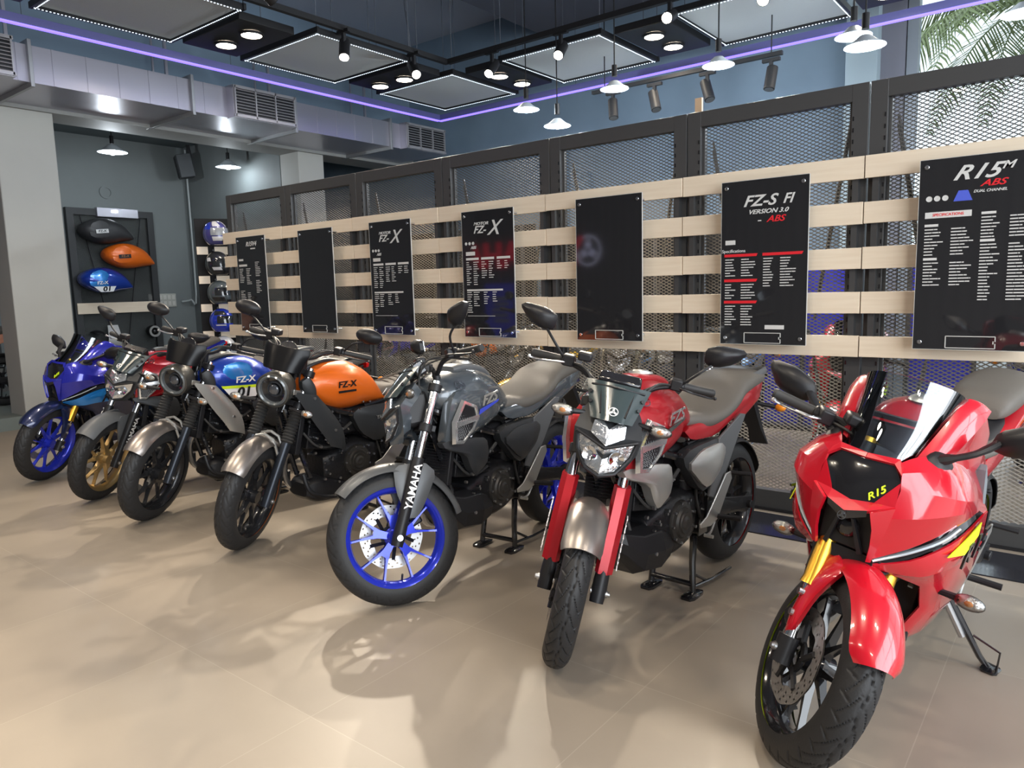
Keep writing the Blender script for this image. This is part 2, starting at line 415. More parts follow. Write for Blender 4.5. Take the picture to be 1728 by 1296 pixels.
def spot_box(cx, cy, w_, d_, lights, label, z=3.72, power=34):
    t = thing('downlight_module', label, 'ceiling light', (cx, cy, z))
    MB().box((0, 0, .05), (w_, d_, .07)).build('housing', M_fix, t, bevel=.006)
    for lx, ly in lights:
        r = MB().lathe([(.095, .012), (.112, .012), (.112, -.006), (.091, -.006)], (lx-cx, ly-cy, 0), (0, 0, 1), 24, loop=True).build('ring', M_fix, t)
        MB().lathe([(.0005, -.002), (.089, -.002)], (lx-cx, ly-cy, .0), (0, 0, 1), 24).build('bulb', LAMPW, r)
        lamp('downlight_glow', 'SPOT', (lx, ly, z-.03), power, (1, .87, .70), .07, spot=140, blend=.7)
    q = MB()
    for sx in (-1, 1): q.cyl((sx*w_*.4, 0, .08), (sx*w_*.4, 0, ZC-z-.05), .004, n=5)
    q.build('suspension_wire', M_wire, t)
PX = [-6.32, -4.43, -2.48, -.55, 1.4]
for (cx, cy, lb) in [(-6.33, 3.18, 'left row, nearest of the three beside the duct'), (-6.33, 5.08, 'left row, middle one beside the duct'), (PX[0], 6.88, 'corner panel where the two violet strips meet'), (PX[1], 6.88, 'back row, directly right of the corner panel'), (PX[2], 6.88, 'back row, at the top right above the dome lamps'), (PX[3], 6.88, 'back row, at the window')]:
    hang_panel(cx, cy, 1.2, 1.16, 'grey mesh ceiling panel with white LED rim, '+lb)
spot_box(-6.4, 4.12, .95, .56, [(-6.60, 4.12), (-6.18, 4.12)], 'black twin downlight module between the two left ceiling panels')
spot_box(-6.35, 6.02, .95, .5, [(-6.62, 6.06), (-6.22, 6.06)], 'black twin downlight module just before the corner ceiling panel')
spot_box(-5.37, 6.88, .5, .95, [(-5.37, 6.70), (-5.37, 7.11)], 'black twin downlight module right of the corner ceiling panel')
spot_box(-3.46, 6.88, .55, .95, [(-3.46, 6.68), (-3.46, 7.09)], 'black twin downlight module left of the top right ceiling panel')
spot_box(-1.5, 6.88, .55, .95, [(-1.52, 6.68), (-1.52, 7.09)], 'black twin downlight module at the top edge beside the back pillar')
spot_box(-6.4, 2.3, .95, .4, [(-6.60, 2.25), (-6.18, 2.25)], 'black twin downlight module at the top left corner')
# the same modules continue over the front of the showroom (out of view)
for i, (x, y) in enumerate([(-5.6, .8), (-3.4, 1.1), (-1.2, 1.4), (1.1, 1.6), (-4.6, -1.2), (-1.8, -1.0), (1.2, -1.4)]):
    spot_box(x, y, .95, .5, [(x-.2, y), (x+.2, y)], 'black twin downlight module over the aisle, %s' % ('far left', 'left of centre', 'right of centre', 'far right', 'nearer row left', 'nearer row centre', 'nearer row right')[i], power=44)
# black track beams joining the modules, with can spotlights
def beam(a, b, label):
    t = MB(); a = A(a); b = A(b); d = b-a; L = np.linalg.norm(d)
    t.box((0, 0, 0), (L, .05, .05)); o = t.build('track_beam', M_fix, ang=0); o.location = (a+b)/2; o.rotation_euler = (0, 0, math.atan2(d[1], d[0]))
    tag(o, label, 'lighting track')
beam((-5.62, 2.4, 3.80), (-5.62, 6.12, 3.80), 'black lighting track running away along the left ceiling panels')
beam((-5.6, 6.12, 3.80), (1.6, 6.12, 3.80), 'black lighting track along the back ceiling panels')
def can(loc, aim, label, lit=True, power=320):
    t = thing('can_spotlight', label, 'spotlight', loc)
    d = Vector(aim)-Vector(loc); d.normalize(); d = A(d)
    q = MB(); q.cyl(A((0, 0, 0))-d*.10, d*.11, .05, n=20); q.build('can', M_fix, t, bevel=.004)
    MB().box((0, 0, .09), (.03, .03, .12)).build('arm', M_fix, t)
    MB().box((0, 0, .155), (.16, .035, .03)).build('track_adapter', M_fix, t, ang=0)
    MB().lathe([(.0005, 0), (.042, 0)], d*.112, d, 20).build('bulb', LAMPW if lit else mat('lamp_off', (.05, .05, .05), .1, 0, 1), t)
    if lit: lamp('can_glow', 'SPOT', A(loc)+d*.13, power, (1, .87, .70), .04, aim=aim, spot=70, blend=.6)
can((-5.62, 4.72, 3.62), (-4.2, 3.3, .6), 'lit can spotlight on the left track, above the left-hand ceiling panels')
can((-5.62, 5.62, 3.62), (-3.4, 4.2, 1.5), 'lit can spotlight on the left track, farther one aimed sideways')
can((-5.0, 6.12, 3.62), (-4.6, 4.2, 1.8), 'lit can spotlight over the middle, above the twin downlights')
can((-4.15, 6.12, 3.62), (-3.6, 4.2, 1.9), 'lit can spotlight alone above the wide back ceiling panel')
can((-3.02, 6.12, 3.66), (-1.9, 1.0, 1.3), 'brightest lit can spotlight, facing the viewer at top right')
can((-2.2, 6.12, 3.64), (-1.9, 4.2, 1.7), 'lit can spotlight at the top edge, right of the brightest one')
can((-4.35, 3.0, 3.35), (-4.2, 4.25, 2.4), 'unlit can spotlight hanging at the top edge above the left panels', lit=False)
q = MB(); q.box((-3.35, 7.0, 3.42), (2.0, .04, .035))
for x in (-4.2, -2.45): q.cyl((x, 7.0, 3.43), (x, 7.0, 4.9), .006, n=6)
tag(q.build('track_rail', M_fix, ang=0), 'black track rail below the right violet strip carrying four unlit cans', 'lighting track')
for i, (x, aimx) in enumerate([(-4.1, -3.9), (-3.62, -3.3), (-3.06, -2.7), (-2.45, -2.5)]):
    can((x, 7.0, 3.22), (aimx, 6.75, 2.3), 'unlit black can spotlight on the back rail, '+('leftmost', 'second from left', 'third from left, tilted right', 'rightmost, hanging straight')[i], lit=False)
def pendant(loc, label, wire=True, power=30, top=5.2, sz=.62):
    t = thing('dome_pendant', label, 'pendant lamp', loc)
    q = MB().lathe([(a_*sz, b_*sz) for a_, b_ in [(.03, .13), (.06, .125), (.10, .09), (.15, .05), (.21, .02), (.212, .012), (.15, .035), (.09, .075), (.03, .11)]], (0, 0, 0), (0, 0, 1), 36)
    q.build('shade', mat('dome_shade', (.55, .6, .64), .3, .2), t, ang=50)
    MB().ball((0, 0, .02*sz), (.05*sz, .05*sz, .05*sz), 16).build('bulb', LAMPC, t)
    MB().cyl((0, 0, .12), (0, 0, .22), .025).build('socket', M_fix, t)
    if wire: MB().cyl((0, 0, .2), (0, 0, top-loc[2]), .006, n=6).build('cord', M_fix, t)
    lamp('pendant_glow', 'POINT', (loc[0], loc[1], loc[2]-.08), power, (.84, .93, 1), .06)
pendant((-10.3, 4.66, 3.28), 'white dome pendant in the recess above the tank display', top=3.85, power=26, sz=.85)
pendant((-10.3, 6.32, 3.27), 'white dome pendant in the recess near the corner, right of the other', top=3.85, power=9, sz=.85)
for i, (x, y, z, lb) in enumerate([(-4.86, 6.5, 3.24, 'at the left end of the back row'), (-4.48, 6.52, 3.02, 'hung lowest, above the screen frame left of centre'), (-3.79, 6.5, 3.26, 'third from the left'), (-2.74, 6.5, 3.27, 'above the third can on the rail'), (-1.63, 6.5, 3.27, 'left one of the pair before the back pillar'), (-1.46, 6.15, 3.08, 'nearer one of the pair before the back pillar'), (-.52, 6.5, 3.18, 'at the right edge in front of the palm')]):
    f_ = (5.6 if 'nearer' in lb else 6.24)/y; x, y, z = x*f_, y*f_, 1.38+(z-1.38)*f_
    pendant((x, y, z), 'lit cool white dome pendant '+lb, sz=.62)
tag(MB().tube(spline([(-6.5, 6.4, 5.25), (-6.53, 6.42, 4.7), (-6.47, 6.4, 4.4), (-6.5, 6.45, 4.1), (-6.42, 6.5, 3.8)], 5), .012, 7).build('hanging_cable', M_wire), 'loose dark cable hanging from the ceiling above the corner panel', 'cable')
# ------------------------------------------------------------------ expanded metal screen wall
YS = 4.40
M_frame = mat('screen_frame_steel', (.070, .070, .071), .42, .3, bump=(30, .05))
M_exp = mat('expanded_metal', (.16, .15, .135), .42, .6)
def wood_mat():
    m = bpy.data.materials.new('pale_wood'); m.use_nodes = True; nt = m.node_tree; b = nt.nodes['Principled BSDF']
    tc = nt.nodes.new('ShaderNodeTexCoord'); mp = nt.nodes.new('ShaderNodeMapping'); mp.inputs['Scale'].default_value = (1.2, 1, 22)
    n = nt.nodes.new('ShaderNodeTexNoise'); n.inputs['Scale'].default_value = 3; n.inputs['Detail'].default_value = 5
    cr = nt.nodes.new('ShaderNodeValToRGB'); cr.color_ramp.elements[0].position = .3; cr.color_ramp.elements[1].position = .75
    cr.color_ramp.elements[0].color = (.78, .65, .49, 1); cr.color_ramp.elements[1].color = (.85, .73, .57, 1)
    nt.links.new(tc.outputs['Object'], mp.inputs['Vector']); nt.links.new(mp.outputs['Vector'], n.inputs['Vector'])
    nt.links.new(n.outputs['Fac'], cr.inputs['Fac']); nt.links.new(cr.outputs['Color'], b.inputs['Base Color']); b.inputs['Roughness'].default_value = .42
    return m
M_wood = wood_mat()
def exp_mesh(x0, x1, z0, z1, y=0, cw=.040, ch=.0205, wd=.0056, along='x'):
    # two families of slanted strands, each a thin twisted strip of metal
    q = MB(); k = ch/cw; V = []; F = []
    for s in (1, -1):
        # lines z = z0 + s*k*(x - c)
        span = (z1-z0)/k; c = x0-span if s > 0 else x0
        cend = x1 if s > 0 else x1+span
        while c < cend:
            if s > 0: xa, xb = max(x0, c), min(x1, c+span); za, zb = z0+k*(xa-c), z0+k*(xb-c)
            else: xa, xb = max(x0, c-span), min(x1, c); za, zb = z0-k*(xa-c), z0-k*(xb-c)
            if xb-xa > .004:
                L = math.hypot(xb-xa, zb-za); nx, nz = -(zb-za)/L, (xb-xa)/L; h = wd/2; ty = .0028
                o = len(V); yo = y+s*.0009
                for (px, pz) in ((xa, za), (xb, zb)):
                    V += [(px-nx*h, yo-ty, pz-nz*h), (px+nx*h, yo+ty*.2, pz+nz*h), (px+nx*h*.5, yo+ty, pz+nz*h*.5)]
                F += [(o, o+1, o+4, o+3), (o+1, o+2, o+5, o+4), (o+2, o, o+3, o+5)]
            c += cw
    if along == 'y': V = [(b, a, c_) for a, b, c_ in V]
    return q.add(V, F)
SB = [-1.01+1.043*k for k in range(2, -7, -1)]
ORD = ['rightmost, cut by the photo edge', 'carrying the board with the blue badge', 'panel behind the red naked motorcycle', 'behind the empty glossy board', 'panel behind the grey naked motorcycle', 'panel behind the orange retro motorcycle', 'panel between the blank board and the first letter board', 'far left end panel beside the helmets', '']
SZ = [2.03-.239*i for i in range(5)]
for i in range(8):
    xb, xa = SB[i], SB[i+1]; wd = xb-xa
    t = thing('mesh_screen_panel', 'black mesh screen with pale slats, '+(['panel outside the right edge'] + ORD)[i], 'screen panel', (xa, YS, 0), group='screen panels dividing the showroom')
    pw = .085
    q = MB(); g = .004
    for x in (g+pw/2, wd-g-pw/2): q.box((x, .03, 1.21), (pw, .06, 2.42))
    q.box((wd/2, .03, 2.375), (wd-2*g-.01, .058, .09)); q.box((wd/2, .03, .06), (wd-2*g-.01, .058, .12))
    for x in (pw+.012, wd-pw-.012): q.box((x, .045, 1.2), (.016, .03, 2.3))
    q.build('frame', M_frame, t, ang=0, bevel=.002)
    exp_mesh(pw+.004, wd-pw-.004, .12, 2.34, .045).build('mesh_infill', M_exp, t, ang=0, recalc=False)
    q = MB()
    for z in np.arange(.2, 2.3, .06):
        for x in (pw-.006, wd-pw+.006): q.box((x, -.001, z), (.006, .004, .022))
    q.build('slots', M_gloss, t, ang=0)
    q = MB()
    for s in (0, 1):
        f = (lambda x: x) if s == 0 else (lambda x: wd-x)
        for dz in (0, .05): q.cyl((f(.12), .12, 2.25-dz), (f(.30), .16, 1.2-dz), .008, n=5); q.cyl((f(.30), .16, .95-dz), (f(.12), .12, .1+dz), .008, n=5)
    q.build('rear_brace', M_frame, t)
    for j, z in enumerate(SZ):
        wz = .113+(.004 if (i*5+j) % 3 else 0)
        MB().box((wd/2, -.05-.004*((i+j) % 2), z-.0575), (wd-.006, .022, wz)).build('slat', M_wood, t, ang=0, bevel=.0015)
    for x in (.05, wd-.05): MB().box((x, -.02, 1.5), (.03, .04, 1.06)).build('slat_batten', M_frame, t, ang=0)
tag(MB().box((-2.03, 4.52, 2.46), (.045, .02, .14)).build('wood_offcut', mat('raw_wood', (.62, .42, .26), .6)), 'small upright piece of orange wood on top of the screen frame', 'wood piece')
tag(MB().box((-3.1, YS-.02, .005), (8.4, .03, .01)).build('cable_strip', M_black, ang=0), 'thin black strip on the floor at the foot of the screen', 'strip')
# ------------------------------------------------------------------ information boards
M_board = mat('board_black_acrylic', (.018, .018, .02), .045, 0, .6)
M_edge = mat('acrylic_edge', (.55, .55, .52), .3)
M_print = mat('white_print', (.62, .62, .6), .5)
BW, BH = .495, .935
def rows(mb, x, z, w_, n, dz=.0165, h=.0055, rnd=None):
    for i in range(n):
        l = w_*rnd.uniform(.45, 1); xx = x
        while xx < x+l-.006:
            ww = min(rnd.uniform(.022, .05), x+l-xx)
            mb.box((xx+ww/2, -.0048, z-i*dz), (ww-.002, .0012, h)); xx += ww
    return z-n*dz
def board(x, style, label):
    t = thing('information_board', label, 'board', (x, 4.25, 1.022))
    MB().box((BW/2, .0, BH/2), (BW, .008, BH)).build('panel', M_board, t, ang=0)
    q = MB()
    for xx in (-.001, BW+.001): q.box((xx, 0, BH/2), (.002, .009, BH))
    for zz in (-.001, BH+.001): q.box((BW/2, 0, zz), (BW, .009, .002))
    q.build('polished_edge', M_edge, t, ang=0)
    for xx in (.03, BW-.03):
        for zz in (.035, BH-.035):
            MB().cyl((xx, -.012, zz), (xx, .07, zz), .011, n=16).build('standoff_screw', M_chrome, t, bevel=.002)
    q = MB(); a, b, c, d = .145, .355, .008, .066     # price ticket holder outline
    for (p, s_) in (((a+b)/2, c), 0), (((a+b)/2, d), 0): q.box((p[0], -.006, p[1]), (b-a, .004, .004))
    q.box((a, -.006, (c+d)/2), (.004, .004, d-c)); q.box((b, -.006, c+.012), (.004, .004, .024)); q.box((b, -.006, d-.012), (.004, .004, .024))
    q.box((b-.008, -.006, (c+d)/2), (.004, .004, .014))
    q.build('ticket_holder', M_edge, t, ang=0)
    rnd = random.Random(style+str(x))
    W_ = MB(); Rd = MB(); X_, Z_ = (1, 0, 0), (0, 0, 1)
    def tx(mb, s, size, px, pz, sh=.35, off=.02, sx=1): put_text(mb, s, size, (px, -.0055, pz), X_, Z_, sh, off, sx=sx)
    if style == 'fzx':
        tx(W_, 'FZ-', .075, .175, .795, sx=1.1); tx(W_, 'MOTOR', .03, .19, .84, sx=1.3)
        put_text(W_, 'X', .15, (.305, -.0055, .80), X_, Z_, .45, .01)
        for px in (.04, .075, .11): W_.lathe([(.001, 0), (.012, 0), (.012, .001)], (px, -.005, .70), (0, -1, 0), 12)
        W_.box((.08, -.005, .625), (.09, .001, .028)); tx(W_, 'ABS', .03, .11, .668)
        for j, px in enumerate((.035, .185, .335)):
            W_.box((px+.062, -.005, .585), (.125, .001, .017)); rows(W_, px, .56, .055, (11, 8, 4)[j], rnd=rnd); rows(W_, px+.07, .56, .055, (11, 8, 4)[j], rnd=rnd)
        W_.box((.21, -.005, .352), (.35, .001, .013))
        for j, px in enumerate((.035, .10, .20, .285)): rows(W_, px, .335, .06, (10, 7, 6, 5)[j], rnd=rnd)
        W_.box((.17, -.005, .158), (.27, .001, .003))
    elif style == 'fzs':
        tx(W_, 'FZ-S', .085, .22, .815, sx=1.15); tx(W_, 'FI', .075, .38, .815); tx(W_, 'VERSION 3.0', .034, .27, .755, sx=1.2); tx(Rd, 'ABS', .048, .315, .71, sx=1.2)
        W_.box((.225, -.005, .705), (.02, .001, .006)); W_.box((.055, -.005, .59), (.06, .001, .026))
        tx(W_, 'Specifications', .026, .075, .54, 0, .004)
        for (px, pz, n, w_) in ((.02, .515, 7, .19), (.245, .515, 11, .22), (.02, .37, 6, .19), (.02, .245, 8, .19)):
            Rd.plate([(px, -.005, pz-.008), (px+w_, -.005, pz-.008), (px+w_+.008, -.005, pz+.008), (px, -.005, pz+.008)], (0, -1, 0), .001)
            rows(W_, px+.004, pz-.024, .07, n, .0155, rnd=rnd); rows(W_, px+.1, pz-.024, .09, n, .0155, rnd=rnd)
        W_.box((.32, -.005, .1), (.11, .001, .024))
    elif style == 'r15':
        tx(W_, 'R15', .095, .235, .855, .5, sx=1.25); tx(W_, 'M', .05, .365, .875, .4, sx=1.2); tx(Rd, 'ABS', .042, .31, .80, .4, sx=1.4); tx(W_, 'DUAL CHANNEL', .018, .30, .765, .3)
        for px in (.045, .08, .115): W_.lathe([(.001, 0), (.014, 0), (.014, .001)], (px, -.005, .745), (0, -1, 0), 14)
        B_ = MB(); B_.plate([(.15, -.005, .725), (.23, -.005, .725), (.21, -.005, .775), (.17, -.005, .775)], (0, -1, 0), .001); B_.build('blue_badge', mat('badge_blue', (.08, .12, .6), .4), t, ang=0)
        W_.box((.13, -.005, .665), (.2, .001, .03)); tx(Rd, 'SPECIFICATIONS', .018, .13, .665, 0)
        for (px, pz, n) in ((.03, .615, 9), (.03, .45, 8), (.27, .66, 7), (.27, .53, 18)):
            W_.box((px+.03, -.005, pz), (.06, .001, .012)); rows(W_, px, pz-.02, .085, n, .0155, rnd=rnd); rows(W_, px+.115, pz-.02, .10, n, .0155, rnd=rnd)
    elif style == 'fzf':
        tx(W_, 'R15V4', .06, .26, .86, sx=1.1); W_.box((.29, -.005, .815), (.08, .001, .012))
        W_.box((.07, -.005, .71), (.08, .001, .02)); W_.box((.10, -.005, .655), (.14, .001, .02))
        for (px, pz, n) in ((.03, .62, 9), (.15, .62, 10), (.03, .40, 7), (.31, .68, 9), (.31, .50, 8), (.15, .38, 6)): rows(W_, px, pz, .09, n, rnd=rnd)
        W_.box((.09, -.005, .28), (.05, .001, .05))
    if W_.v: W_.build('lettering', M_print, t, ang=0, recalc=False)
    if Rd.v: Rd.build('red_lettering', M_redtxt, t, ang=0, recalc=False)
board(-6.88, 'fzf', 'leftmost glossy black board with small white text, nearest the helmets')
board(-5.85, 'blank', 'narrow looking blank glossy black board, second from the left')
board(-4.86, 'fzx', 'black board with a big white X heading, above the orange motorcycle')
board(-3.81, 'fzx', 'black board with a big white X heading, above the grey motorcycle')
board(-2.78, 'blank', 'blank glossy black board right of the two boards headed by a big X')
board(-1.76, 'fzs', 'black board with white title and red heading bars above the white specification rows')
board(-.73, 'r15', 'black board with dense white specification text and blue badge at the right edge')
# sign and standee on the front wall (seen mirrored in the boards)
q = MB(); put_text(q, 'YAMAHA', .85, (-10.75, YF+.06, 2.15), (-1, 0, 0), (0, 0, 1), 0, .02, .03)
sg = q.build('wall_sign', mat('sign_red', (.75, .02, .06), .4, emit=(1, .02, .06), es=.9), ang=0, recalc=False); tag(sg, 'large red letter sign on the front wall', 'sign')  # letters given a glow in place of a lamp on this unlit wall
q = MB(); emblem(q, (-8.87, YF+.08, 2.17), (-1, 0, 0), (0, 0, 1), .34); tag(q.build('wall_emblem', mat('sign_white', (.8, .8, .85), .4, emit=(.7, .72, 1), es=1.2), ang=0), 'round white tuning fork emblem on the front wall beside the red letters', 'sign')  # emission added so the emblem looks lit; no lamp lights this wall
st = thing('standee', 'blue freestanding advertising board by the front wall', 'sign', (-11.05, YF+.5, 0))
MB().box((0, 0, .75), (.9, .04, 1.5)).build('board', mat('standee_blue', (.05, .06, .6), .4, emit=(.05, .06, .8), es=.5), st, bevel=.01)  # light on the board put into its material as a faint blue emission
q = MB()
for i in range(5): q.box((.05*math.sin(i*2), .024, 1.15-i*.13), (.5-.05*(i % 3), .006, .085))
q.build('print_block', M_white, st, ang=0)
MB().box((0, 0, .02), (.9, .4, .04)).build('base', M_black, st)
q = MB()
for i in range(60): q.box((X0+.3+i*.22, YF+.015, 2.6), (.04, .03, 5.2))
struct(q.build('trim_8', MATS['front_wall_paint'], ang=0))
# ------------------------------------------------------------------ motorcycles
RK = R(25); UAX = A((-math.sin(RK), 0, math.cos(RK))); WB = 1.33
def steer_fn(a):
    P = A((WB+.1, 0, 0)); k = UAX; c, s = math.cos(a), math.sin(a)
    def T(v):
        v = np.asarray(v, float)-P
        return P+v*c+np.cross(k, v)*s+np.outer(v@k, k)*(1-c)
    return T
def fork_pt(z, y, fwd=0):
    s = (z-.296)/math.cos(RK); return A((WB, 0, .296))+s*UAX+A((fwd, y, 0))
def make_tyre(T, c, Ro, wd, hi):
    nA, nS = (640, 48) if hi == 2 else (420, 40) if hi else (72, 14)
    a = np.linspace(0, 2*np.pi, nA, endpoint=False)[:, None]; t = np.linspace(0, np.pi, nS)[None, :]
    e = 2/2.25
    s = np.cos(t); sy = np.sign(s)*np.abs(s)**e
    rr = .220+(Ro-.220)*np.sin(t)**e; y = wd/2*sy*(1-.12*np.clip((.25-(rr-.22)/(Ro-.22)), 0, 1)*4*.3)
    rr = rr+0*a; y = y+0*a
    if hi:
        u = s+0*a; N = 30; au = np.abs(u)
        ph = (a*N/(2*np.pi)+au*2.0+.5*(u > 0)) % 1.0
        gw = .052 if hi == 2 else .075; g = np.exp(-((ph-.5)/gw)**2)*np.clip((au-.12)/.08, 0, 1)*np.clip((.80-au)/.08, 0, 1)
        ph2 = (a*N/(2*np.pi)-au*.9+.25) % 1.0
        g = np.maximum(g, np.exp(-((ph2-.5)/.06)**2)*np.clip((au-.5)/.08, 0, 1)*np.clip((.88-au)/.06, 0, 1))
        g = np.maximum(g, np.exp(-((u-.07*np.sin(a*N/2))/.035)**2))
        rr = rr-(.0060 if hi == 2 else .0045)*g
    x = rr*np.cos(a); z = rr*np.sin(a)
    v = np.stack([x, y, z], -1).reshape(-1, 3)+A(c)
    i = np.arange(nA)[:, None]; j = np.arange(nS-1)[None, :]; i2 = (i+1) % nA
    f = np.stack([i*nS+j, i2*nS+j, i2*nS+j+1, i*nS+j+1], -1).reshape(-1, 4)
    return MB(T).add(v, [tuple(q) for q in f.tolist()])
def make_disc(mb, c, y, ro, ri, holes=True):
    nA, nR = (100, 8) if holes else (40, 2); V = []; F = []
    for k in range(2):
        for i in range(nA):
            a = 2*math.pi*i/nA
            for j in range(nR+1):
                wob = (.0015*math.sin(a*10)) if j == nR else (.004*math.sin(a*10+2) if j == 0 else 0)
                r = ri+(ro-ri)*j/nR+wob; V.append((c[0]+r*math.cos(a), y+k*.004, c[2]+r*math.sin(a)))
    n1 = nA*(nR+1)
    for i in range(nA):
        i2 = (i+1) % nA
        for j in range(nR):
            if holes and j in (2, 4, 6) and (i+{2: 0, 4: 1, 6: 3}[j]) % 5 == 0: continue
            q = (i*(nR+1)+j, i*(nR+1)+j+1, i2*(nR+1)+j+1, i2*(nR+1)+j); F.append(q); F.append(tuple(p+n1 for p in q[::-1]))
    mb.add(V, F)
def wheel(root, T, c, Ro, wd, rim, name, spin=0, hi=False, stripe=None, disc=1, style='fz'):
    c = A(c); Y = (0, 1, 0); hw = wd*.42; m = MB(T)
    m.lathe([(.205, -hw*.75), (.222, -hw), (.228, -hw), (.222, -hw*.8), (.203, -hw*.35), (.20, 0), (.203, hw*.35), (.222, hw*.8), (.228, hw), (.222, hw), (.205, hw*.75), (.196, hw*.4), (.191, 0), (.196, -hw*.4)], c, Y, 64, loop=True)
    m.lathe([(.0, -.045), (.032, -.045), (.036, -.02), (.045, 0), (.036, .02), (.032, .045), (.0, .045)], c, Y, 24)
    for k in range(5):
        a0 = spin+k*2*math.pi/5
        def P(r, a, y): return c+A((r*math.cos(a), y, r*math.sin(a)))
        root_ = .10 if style == 'fz' else .07
        m.loft([[P(.03, a0-.5, -.02), P(.03, a0+.5, -.02), P(.03, a0+.5, .02), P(.03, a0-.5, .02)], [P(root_*.75, a0-.24, -.016), P(root_*.75, a0+.24, -.016), P(root_*.75, a0+.24, .016), P(root_*.75, a0-.24, .016)], [P(root_, a0-.26, -.014), P(root_, a0+.26, -.014), P(root_, a0+.26, .014), P(root_, a0-.26, .014)]])
        for s in (-1, 1):
            ring = []; pa, pb = P(root_*.72, a0+s*.10, 0), P(.199, a0+s*.305, 0); dd = (pb-pa)/np.linalg.norm(pb-pa)
            for f_, h, ww in ((0, .015, .014), (.3, .012, .0085), (.65, .010, .0055), (.92, .011, .0060), (1, .014, .011)):
                n = np.cross(dd, A((0, 1, 0)))*ww*(-1); p = pa+(pb-pa)*f_; ring.append([p-n+A((0, -h, 0)), p+n+A((0, -h, 0)), p+n*.6+A((0, h, 0)), p-n*.6+A((0, h, 0))])
            m.loft(ring)
    rm = m.build(name, rim, root, ang=30)
    make_tyre(T, c, Ro, wd, hi).build('tyre', M_rubber, rm, ang=50, recalc=False)
    if stripe is not None:
        q = MB(T)
        for s in (-1, 1): q.lathe([(.2265, s*hw*1.02), (.2305, s*hw*1.02), (.2305, s*(hw*1.02+.0015)), (.2265, s*(hw*1.02+.0015))], c, Y, 64, loop=True)
        q.build('rim_stripe', stripe, rm)
    if disc:
        y = -.062 if name == 'front_wheel' else -.07
        q = MB(T); make_disc(q, c, y, .143, .094, hi); q.build('brake_disc', M_disc, rm, ang=0)
        q = MB(T)
        for k in range(5):
            a = spin+k*2*math.pi/5+.3
            q.tube([c+A((.04*math.cos(a), y, .04*math.sin(a))), c+A((.105*math.cos(a+.35), y, .105*math.sin(a+.35)))], .009, 6)
        q.lathe([(.03, y-.003), (.05, y-.003), (.05, y+.006), (.03, y+.006)], c, Y, 24, loop=True)
        q.build('disc_carrier', M_black, rm)
    MB(T).cyl(c+A((0, .0, -.19)), c+A((.0, .03, -.165)), .005, n=8).build('valve', M_rubber2, rm)
    return rm
def arc_fender(T, c, r, a0, a1, w0, w1, drop=.35, thick=.004, n=20, m=11, taper=.55):
    # sheet wrapped over the wheel between two angles
    g = []
    for i in range(n+1):
        f = i/n; a = a0+(a1-a0)*f; wv = (w0+(w1-w0)*f)
        tp = min(1, min(f, 1-f)*6+taper); row = []
        for j in range(m):
            s = -1+2*j/(m-1); ph = s*1.15
            y = wv*math.sin(ph)/math.sin(1.15)*tp; rr = r-(1-math.cos(ph))*wv*drop*2
            row.append(A(c)+A((rr*math.cos(a), y, rr*math.sin(a))))
        g.append(row)
    return MB(T).sheet(g, thick)
def mirror_part(root, T, side, base, knee, c, kind, mat_=None):
    q = MB(T); s = side
    Y = lambda p: A((p[0], p[1]*s, p[2]))
    if kind == 'fairing':
        q.tube(spline([Y(base), Y(knee), Y(c)-A((0, .06*s, .02))], 5), [.022]*3+[.014]*4+[.016]*4, 8, flat=.7)
    else: q.tube(spline([Y(base), Y(knee), Y(c)-A((0, .02*s, .035))], 5), .0055, 8)
    m = q.build('mirror', M_black, root)
    h = MB(T)
    if kind == 'oval':
        out = [A(c)*[1, s, 1]+A((-.0, .078*math.cos(t)*s, .044*math.sin(t))) for t in np.linspace(0, 2*math.pi, 20, endpoint=False)]
    elif kind == 'fairing':
        out = [Y(c)+A((x, y*s, z)) for x, y, z in ((0, -.085, -.045), (0, -.03, -.055), (-.015, .06, -.035), (-.03, .105, .03), (-.025, .09, .052), (-.005, .0, .048), (0, -.07, .01))]
    else:
        out = [Y(c)+A((x, y*s, z)) for x, y, z in ((.0, -.05, -.035), (0, .0, -.042), (-.01, .06, -.018), (-.02, .105, .03), (-.015, .08, .048), (0, -.01, .045), (0, -.055, .022))]
    h.pillow(out, (.038, 0, .004), .02, smooth=1)
    h.build('mirror_shell', mat_ or M_black, m, ang=28)
    cc = sum(out)/len(out)
    g = MB(T); g.plate([cc+(p-cc)*.9-A((.0225, 0, 0)) for p in out], (-1, 0, 0), .002)
    g.build('mirror_glass', M_mirror, m, ang=0)
def indicator(root, T, side, base, c, lens=None, ln=.045):
    s = side; Y = lambda p: A((p[0], p[1]*s, p[2]))
    m = MB(T).tube([Y(base), Y(c)], [.009, .012], 8).build('turn_signal', M_black, root)
    cc = Y(c)+A((.004, s*ln*.6, 0))
    if lens: MB(T).ball(cc, (.020, ln, .022), 14).build('signal_lens', lens, m); return
    MB(T).ball(cc-A((.004, 0, 0)), (.016, ln*.93, .019), 14).build('signal_reflector', M_reflector2, m)
    MB(T).ball(cc+A((.009, 0, 0)), (.009, ln*.30, .009), 10).build('signal_bulb', M_bulb, m)
    MB(T).ball(cc, (.022, ln, .023), 16).build('signal_lens', M_glassy, m)
M_lens_in = mat('clear_signal_lens', (.72, .66, .62), .12, .1, .8)
M_reflector2 = mat('signal_reflector', (.62, .6, .58), .3, .75, bump=(90, .8))
M_bulb = mat('amber_bulb', (.9, .35, .1), .3)
